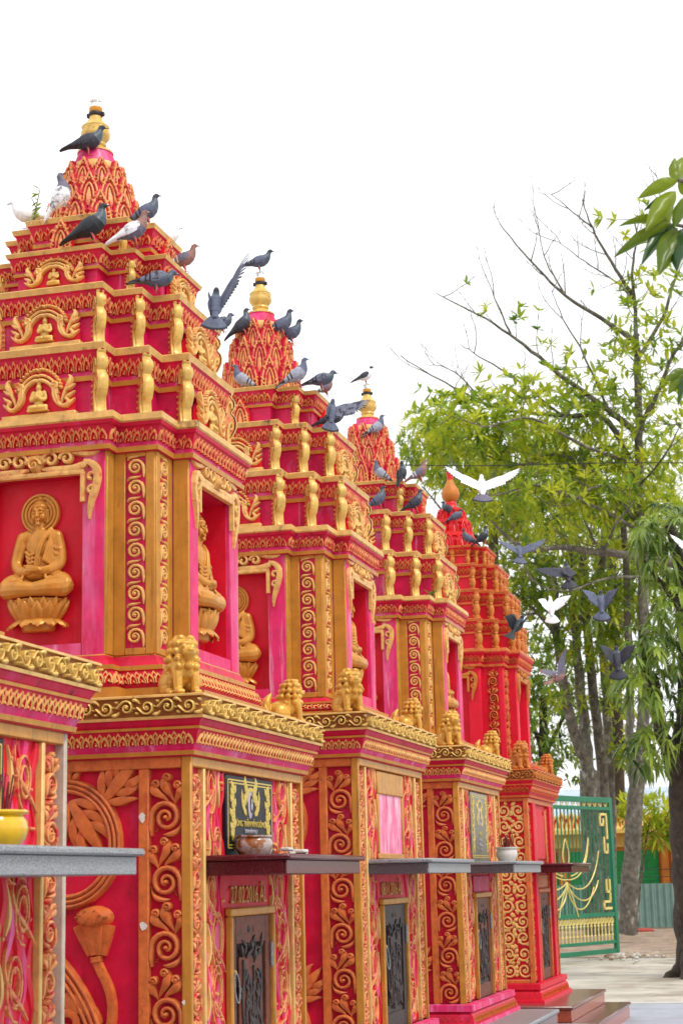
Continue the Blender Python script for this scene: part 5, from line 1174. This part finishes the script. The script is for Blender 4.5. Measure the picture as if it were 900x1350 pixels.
tree('spreading_tree', 'tall grey-trunked tree with bare upper branches rising over lime foliage', (828,1227),
 [([(828,1229,D1),(831,1150,D1),(838,1050,D1),(846,980,D1)], .19,.13,'trunk'),
  ([(838,1050,D1),(831,1000,D1+.3),(829,930,D1+.5),(826,820,D1+.6),(822,690,D1+.5)], .10,.06,'trunk'),
  ([(846,980,D1),(848,880,D1),(846,760,D1),(841,650,D1),(842,560,D1),(839,470,D1),(838,440,D1)], .12,.055,'trunk'),
  ([(838,452,D1),(836,400,D1),(832,360,D1-.3),(838,320,D1-.5),(836,288,D1-.6)], .05,.012,'limb'),
  ([(834,390,D1),(805,345,D1-.2),(780,300,D1-.4),(766,262,D1-.5)], .045,.008,'bare'), ([(780,300,D1-.4),(750,275,D1-.4),(722,254,D1-.3)], .018,.005,'bare'),
  ([(838,452,D1),(800,425,D1),(745,390,D1-.4),(700,345,D1-.6),(658,296,D1-.8)], .055,.008,'bare'), ([(745,390,D1-.4),(720,345,D1-.6),(711,308,D1-.8)], .022,.005,'bare'),
  ([(838,400,D1),(812,372,D1+.3),(770,345,D1+.5),(735,318,D1+.6)], .028,.005,'bare'), ([(800,540,D1-.4),(770,470,D1-.6),(742,420,D1-.8),(726,380,D1-1)], .03,.005,'bare'), ([(905,330,D1+.6),(880,290,D1+.4),(868,250,D1+.3),(862,215,D1+.2)], .02,.004,'bare'), ([(740,548,D1+.3),(680,500,D1),(632,470,D1-.3),(603,452,D1-.4)], .028,.005,'bare'),
  ([(838,610,D1),(770,588,D1-2),(700,552,D1-2.8),(640,562,D1-3.2),(596,548,D1-3.4)], .04,.006,'bare'), ([(842,700,D1),(775,664,D1-2),(705,640,D1-2.8),(645,652,D1-3.2),(592,606,D1-3.6)], .04,.006,'bare'), ([(842,660,D1),(790,640,D1-2),(735,668,D1-2.4),(690,640,D1-3)], .03,.006,'bare'), ([(846,760,D1),(800,762,D1-2),(740,780,D1-2.6),(700,765,D1-3)], .03,.006,'bare'), ([(842,640,D1),(875,600,D1-1.6),(896,560,D1-2)], .03,.008,'bare'),
  ([(842,470,D1),(872,420,D1+.3),(888,370,D1+.5),(905,330,D1+.6)], .05,.015,'limb'),
  ([(842,560,D1),(866,520,D1-.4),(886,470,D1-.6),(905,440,D1-.8)], .06,.02,'limb'),
  ([(842,572,D1),(800,540,D1-.4),(740,495,D1-.8),(690,455,D1-1),(640,420,D1-1.2),(574,386,D1-1.4)], .07,.008,'limb'), ([(672,440,D1-1),(655,400,D1-1.2),(640,362,D1-1.2)], .022,.005,'bare'),
  ([(841,640,D1),(800,555,D1+.2),(740,548,D1+.3),(660,540,D1),(600,512,D1-.3),(528,470,D1-.6)], .07,.008,'limb'), ([(640,535,D1),(600,490,D1-.2),(560,480,D1)], .02,.005,'bare'),
  ([(905,746,D1-2),(850,735,D1-2),(790,728,D1-2),(740,722,D1-2.2),(690,724,D1-2.6),(650,690,D1-3)], .10,.02,'limb'),
  ([(795,728,D1-2),(812,690,D1-2.2),(836,660,D1-2.3)], .03,.012,'limb'), ([(790,728,D1-2),(772,690,D1-2),(766,655,D1-2)], .03,.01,'limb'),
  ([(846,700,D1),(800,640,D1-.6),(740,600,D1-.9),(690,612,D1-1.2),(640,600,D1-1.4)], .05,.012,'limb')],
 'bark', [(640,560,90,50,D1-1,2.2,190),(720,560,80,45,D1-.6,2.2,200),(790,560,60,60,D1,2,120),(870,560,45,70,D1,2,110),(850,440,50,60,D1,1.4,60),(800,480,60,40,D1,1.6,50),(870,350,30,40,D1,1,16),(700,650,90,45,D1-1,2.4,260),(800,640,70,50,D1,2.4,210),(590,550,50,35,D1-1.4,1.6,90),(600,610,45,50,D1-1,1.6,110),(850,690,60,50,D1+1,2,150),(700,505,60,25,D1-1,1.4,30)], lime, 21, ends_leaf=.42)
tree('leaning_tree', 'multi-stemmed grey tree standing right behind the green gate', (783,1190),
 [([(783,1232,32.5),(780,1120,32.5),(775,1015,32.5)], .20,.19,'trunk'), ([(776,1020,32.5),(756,960,32.3),(741,900,32),(733,830,31.8),(729,760,31.5)], .12,.07,'trunk'),
  ([(775,1018,32.5),(770,960,32.8),(762,890,32.8),(756,810,32.8),(752,720,32.8)], .13,.07,'trunk'),
  ([(800,1230,33.2),(797,1120,33.2),(794,1030,33.2),(785,940,33),(775,840,33),(765,720,33)], .14,.075,'trunk'), ([(808,1230,33.6),(805,1120,33.6),(803,1000,33.6),(798,900,33.4),(790,800,33.2),(796,700,33)], .13,.07,'trunk'),
  ([(734,840,31.8),(700,800,31.3),(660,770,31)], .05,.012,'limb'), ([(757,820,32.8),(790,790,32),(815,770,31.6)], .05,.012,'limb'), ([(762,760,33),(720,745,32.4),(670,740,32)], .05,.014,'limb'), ([(798,880,33.4),(830,860,33),(862,860,33)], .04,.012,'limb'),
  ([(733,800,31.6),(690,810,31),(650,790,31)], .04,.01,'limb')],
 'bark', [(740,775,60,42,32,2,190),(690,760,40,50,32,2,120),(800,800,55,45,32.5,2,160),(770,850,55,35,32.5,1.6,90),(720,850,40,50,33,1.6,45),(850,770,50,50,33,2,110),(815,900,30,45,33,1.4,50),(825,975,24,40,33,1.2,44),(735,915,40,30,33,1.4,40)], ['leaf_lime','leaf_mid','leaf_mid'], 5, ends_leaf=.6)
tree('round_tree', 'mid green leafy tree low behind the last stupa and gate', ground_at(712,1225)*1.12,
 [([(722,1236,40),(720,1100,40),(716,1000,40),(714,920,40)], .2,.09,'trunk'), ([(716,1000,40),(740,950,39.5),(752,915,39)], .07,.02,'limb'), ([(716,990,40),(690,930,40),(672,880,40)], .07,.02,'limb')],
 'bark_dark', [(715,960,55,60,40,2.4,170),(690,880,45,50,40,2.4,110),(750,1000,40,30,40,1.6,50),(735,900,45,40,40,2,80),(700,1010,40,30,40,1.6,70),(765,940,40,40,40,1.6,50)], ['leaf_mid','leaf_mid','leaf_dark'], 8, LL=.22, LW=.075, nleaf=7, every=4)
tree('feathery_tree', 'bright yellow green tree spreading behind the finials of the far stupas', ground_at(640,1225)*1.05,
 [([(655,1240,37),(650,1000,37),(648,800,37),(650,680,37)], .22,.1,'trunk'), ([(650,700,37),(600,630,36.6),(560,580,36)], .06,.015,'limb'), ([(650,690,37),(690,640,37),(720,590,37)], .06,.015,'limb'), ([(650,720,37),(600,690,36),(555,640,36)], .05,.012,'limb')],
 'bark', [(600,600,60,55,36.5,2.4,200),(660,660,70,50,37,2.4,240),(560,580,38,40,36.4,1.6,110),(720,690,60,60,37,2.4,240),(690,590,60,40,37,2,150),(780,690,60,60,37,2.4,220),(860,620,50,60,37,2.4,170),(760,600,60,40,37,2,110)], lime, 31, LL=.24, LW=.05, ends_leaf=.7)
tree('young_tree', 'thin sapling with pale yellow green sprays beside the metal fence', ground_at(836,1218),
 [([(836,1226,35.5),(846,1150,35.2),(855,1090,35),(862,1060,35)], .035,.012,'trunk'), ([(846,1150,35.2),(835,1100,34.8),(826,1070,34.6)], .02,.008,'limb'), ([(855,1100,35),(872,1085,34.8),(880,1075,34.6)], .018,.008,'limb')],
 'bark', [(852,1068,34,20,35,.8,46),(866,1098,20,14,35,.6,26),(832,1062,18,14,35,.6,16)], ['leaf_lime'], 12, LL=.30, LW=.06, ends_leaf=.5, twl=.3)
tree('mango_tree', 'dark-trunked mango tree with drooping leaf tufts at the right edge', (886,1288),
 [([(920,1296,21.6),(916,1240,21.6),(909,1150,21.6),(905,1080,21.6),(904,1020,21.6),(906,960,21.6)], .27,.20,'trunk'), ([(912,1235,21.4),(896,1275,21.3),(876,1294,21.2)], .16,.05,'trunk'), ([(912,1240,21.2),(908,1280,20.9),(900,1303,20.7)], .16,.06,'trunk'), ([(897,1035,21.6),(880,990,21.4),(868,950,21.2),(864,900,21)], .13,.06,'trunk'), ([(906,960,21.6),(906,850,21.5),(896,760,21.5),(882,690,21.5)], .16,.06,'trunk'),
  ([(864,930,21.2),(850,880,20.9),(842,830,20.8)], .06,.02,'limb'), ([(895,800,21.5),(872,770,21.2),(850,740,21)], .05,.02,'limb'), ([(897,860,21.5),(920,800,21.5),(940,740,21.5)], .06,.02,'limb'), ([(893,960,21.6),(925,920,21.6),(950,880,21.4)], .07,.02,'limb')],
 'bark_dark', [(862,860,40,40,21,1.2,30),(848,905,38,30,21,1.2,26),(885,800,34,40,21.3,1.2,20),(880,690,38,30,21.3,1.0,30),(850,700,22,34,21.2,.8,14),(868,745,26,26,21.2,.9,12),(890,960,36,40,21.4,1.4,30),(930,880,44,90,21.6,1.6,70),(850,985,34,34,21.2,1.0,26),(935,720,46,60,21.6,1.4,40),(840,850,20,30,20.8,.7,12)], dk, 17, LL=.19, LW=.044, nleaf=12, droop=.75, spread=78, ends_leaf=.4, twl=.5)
tree('backdrop_tree', 'dark blue green tree filling in behind the lime foliage', ground_at(800,1222)*1.25,
 [([(815,1240,45),(812,1000,45),(808,800,45),(800,690,45)], .28,.1,'trunk'), ([(808,830,45),(760,740,44.6),(720,680,44)], .09,.02,'limb'), ([(808,800,45),(860,720,44.6),(890,660,44)], .09,.02,'limb')],
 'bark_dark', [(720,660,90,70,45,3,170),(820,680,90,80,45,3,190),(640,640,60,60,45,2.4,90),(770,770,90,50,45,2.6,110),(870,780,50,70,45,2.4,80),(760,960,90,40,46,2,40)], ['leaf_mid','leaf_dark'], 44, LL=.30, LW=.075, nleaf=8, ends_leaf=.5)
M['leaf_shade'] = leafmat('shaded_glossy_leaves', (.012,.045,.012,1), (.05,.11,.02,1), .2, .25)  # darker copy of the near leaf, shaded undersides put into its colour
# near branch hanging into the top right corner
def near_branch():
    r = random.Random(4); p0 = at(985,330,5.032); t = thing('overhanging_branch', 'close branch of broad glossy leaves hanging in from the right', 'branch', tuple(p0)); m = MB(); lf = MB()
    A1 = smooth_path([at(985,330,5.032),at(940,280,4.964),(at(905,243,4.896)),at(893,238,4.862)]); m.tube(A1, lerp(.010,.005,len(A1)-1), M['twig'], 7)
    A2 = smooth_path([at(985,330,5.032),at(940,320,4.964),at(905,300,4.896),at(880,296,4.862)]); m.tube(A2, lerp(.009,.004,len(A2)-1), M['twig'], 7)
    A3 = smooth_path([at(985,330,5.032),at(950,420,4.998),at(915,480,4.964),at(905,488,4.964)]); m.tube(A3, lerp(.009,.004,len(A3)-1), M['twig'], 7)
    def lv(a, b, w, mt='leaf_near', dr=.0, roll=0):
        P = at(*a); Q = at(*b); d = Q-P; L = d.length; d.normalize(); view = P.normalized(); s = d.cross(view).normalized(); n = s.cross(d); s = (s*math.cos(roll)+n*math.sin(roll)); n = s.cross(d)
        vs = []; ts = [i/15 for i in range(16)]; ws = [.03+.97*math.sin(math.pi*q**.8)**.85*(1-.25*q) if 0 < q < 1 else .02 for q in ts]
        for q, (tt, ww) in enumerate(zip(ts, ws)):
            c = P+d*(L*tt)+Vector((0,0,dr*L*(tt-tt*tt)*1.2))
            for k in (-1,-.66,-.33,0,.33,.66,1): vs.append(c+s*(w*ww*.36*k)+n*(w*ww*(.20*k*k-.05+.025*math.sin(q*1.3+k*3))))
        lf.add(vs, [(i*7+k,i*7+k+1,i*7+8+k,i*7+7+k) for i in range(15) for k in range(6)], M[mt])
    for a in (((893,238,4.862),(840,262,4.828),0.064),((893,240,4.862),(889,208,4.896),0.068),((893,236,4.896),(905,205,4.964),0.068),((890,252,4.862),(850,305,4.760),0.085),((882,292,4.862),(814,299,4.794),0.047),((882,296,4.828),(808,340,4.760),0.072),((884,300,4.862),(845,350,4.760),0.068),((886,300,4.828),(876,345,4.726),0.085),((890,262,4.896),(848,278,4.896),0.047),
              ((892,300,4.828),(868,362,4.692),0.093),((896,302,4.828),(892,358,4.692),0.102),((900,260,4.828),(888,300,4.760),0.085),((898,302,4.828),(930,350,4.760),0.093),((893,240,4.896),(935,265,4.896),0.085),((890,300,4.828),(850,318,4.896),0.051),((900,285,4.828),(925,310,4.760),0.085),((886,262,4.930),(862,330,4.896),0.077),
              ((905,488,4.964),(876,502,4.930),0.051),((905,490,4.964),(880,520,4.930),0.060),((907,492,4.964),(893,536,4.930),0.051),((905,485,4.964),(930,520,4.964),0.068)): lv(*a, mt=r.choice(('leaf_near','leaf_near','leaf_shade')), dr=r.uniform(.05,.3), roll=r.uniform(-.8,.8))
    for nm, q in (('stem',m),('leaves',lf)): q.v = [tuple(Vector(p)-p0) for p in q.v]; q.build(nm, t, smooth=70)
near_branch()
def sprout(lab, px, dep, h, n, seed, mt='leaf_mid', LL=.05):
    r = random.Random(seed); p = Vector(px); m = MB(); t = thing('wild_sprout', lab, 'plant', tuple(p)); l = MB()
    for s in range(2 if h > .06 else 3):
        Q = [Vector((0,0,-.01)),Vector((r.uniform(-.02,.02),0,h*.5)),Vector((r.uniform(-.04,.04),0,h*(1-.2*s)))]; m.tube(Q, [.003,.0025,.0015], M['twig'], 5)
        for i in range(n): k = Q[0].lerp(Q[2], (i+1)/n); leaf_blade(l, k, Vector((r.choice((-1,1))*r.uniform(.5,1),r.uniform(-.6,.3),r.uniform(.2,.9))), LL*r.uniform(.8,1.2), LL*.42, M[mt], .1)
    m.build('stem', t); l.build('leaves', t, smooth=70)
sprout('small green sprout growing on the top ledge of the fully visible stupa', (DX-.175, TY[1]-.29, 2.88), 0, .175, 7, 2, 'leaf_mid', .04)
sprout('little green weed on a roof ledge of the grey-tabletted stupa', (DX+.515, TY[3]-.40, 1.90), 0, .05, 4, 6, 'leaf_dark', .05)
# ------------------------------------------------------------------ world, sun, camera
sc = bpy.context.scene
world = bpy.data.worlds.new('World'); sc.world = world; world.use_nodes = True; nt = world.node_tree
bg = nt.nodes['Background']; sky = nt.nodes.new('ShaderNodeTexSky'); sky.sky_type = 'NISHITA'; sky.sun_disc = False
SE, SA = 54, 116            # sun elevation; azimuth measured clockwise from +Y
sky.sun_elevation = R_(SE); sky.sun_rotation = R_(SA); sky.dust_density = 3
mx = nt.nodes.new('ShaderNodeMix'); mx.data_type = 'RGBA'; mx.inputs['Factor'].default_value = .86
tc = nt.nodes.new('ShaderNodeTexCoord'); nz = nt.nodes.new('ShaderNodeTexNoise'); nz.inputs['Scale'].default_value = 2.2; nz.inputs['Detail'].default_value = 5
nt.links.new(tc.outputs['Generated'], nz.inputs['Vector'])
cr = nt.nodes.new('ShaderNodeMapRange'); cr.inputs['From Min'].default_value = .3; cr.inputs['From Max'].default_value = .7; cr.inputs['To Min'].default_value = .84; cr.inputs['To Max'].default_value = .97
nt.links.new(nz.outputs['Fac'], cr.inputs['Value']); nt.links.new(cr.outputs['Result'], mx.inputs['Factor'])
ca = [i for i in mx.inputs if i.type == 'RGBA']; nt.links.new(sky.outputs['Color'], ca[0]); ca[1].default_value = (13.4,13.6,13.9,1)
nt.links.new([o for o in mx.outputs if o.type == 'RGBA'][0], bg.inputs['Color']); bg.inputs['Strength'].default_value = .096
sl = bpy.data.lights.new('sun', 'SUN'); sl.energy = 1.7; sl.angle = R_(12); sl.color = (1,.955,.89)
so = bpy.data.objects.new('sun', sl); C.objects.link(so)
d = Vector((math.sin(R_(SA))*math.cos(R_(SE)), math.cos(R_(SA))*math.cos(R_(SE)), math.sin(R_(SE))))
so.rotation_euler = d.to_track_quat('Z','Y').to_euler(); so.location = d*20
cam = bpy.data.cameras.new('camera'); cam.sensor_fit = 'VERTICAL'; cam.sensor_height = 36; cam.lens = FPX/1350*36; cam.clip_end = 3000; cam.clip_start = .05
co = bpy.data.objects.new('camera', cam); C.objects.link(co)
co.matrix_world = Matrix((( *[CR[0], CU[0], -CF[0]], 0),( *[CR[1], CU[1], -CF[1]], 0),( *[CR[2], CU[2], -CF[2]], 0),(0,0,0,1)))
sc.camera = co; cam.dof.use_dof = True; cam.dof.focus_distance = 12.0; cam.dof.aperture_fstop = 5.6
sc.view_settings.view_transform = 'Standard'; sc.view_settings.look = 'None'; sc.view_settings.exposure = EXPO; sc.view_settings.gamma = 1
sc.view_settings.use_curve_mapping = False
# ------------------------------------------------------------------ model units -> metres, ground at z = 0
for me in bpy.data.meshes: me.transform(Matrix.Scale(K, 4))
for o in bpy.data.objects:
    if o.type == 'CAMERA' or o.type == 'LIGHT': continue
    o.location = o.location*K
    if o.parent is None:
        o.location.z -= GZ*K
co.location = (0,0,-GZ*K); so.location.z += 5
# things stand with their origin at their own base
for o in list(bpy.data.objects):
    if o.parent is None and o.type == 'EMPTY' and o.name.startswith('stupa_tomb'):
        dz = o.location.z; o.location.z = 0
        for c in o.children: c.location.z += dz
for me in list(bpy.data.meshes):
    if me.users == 0: bpy.data.meshes.remove(me)
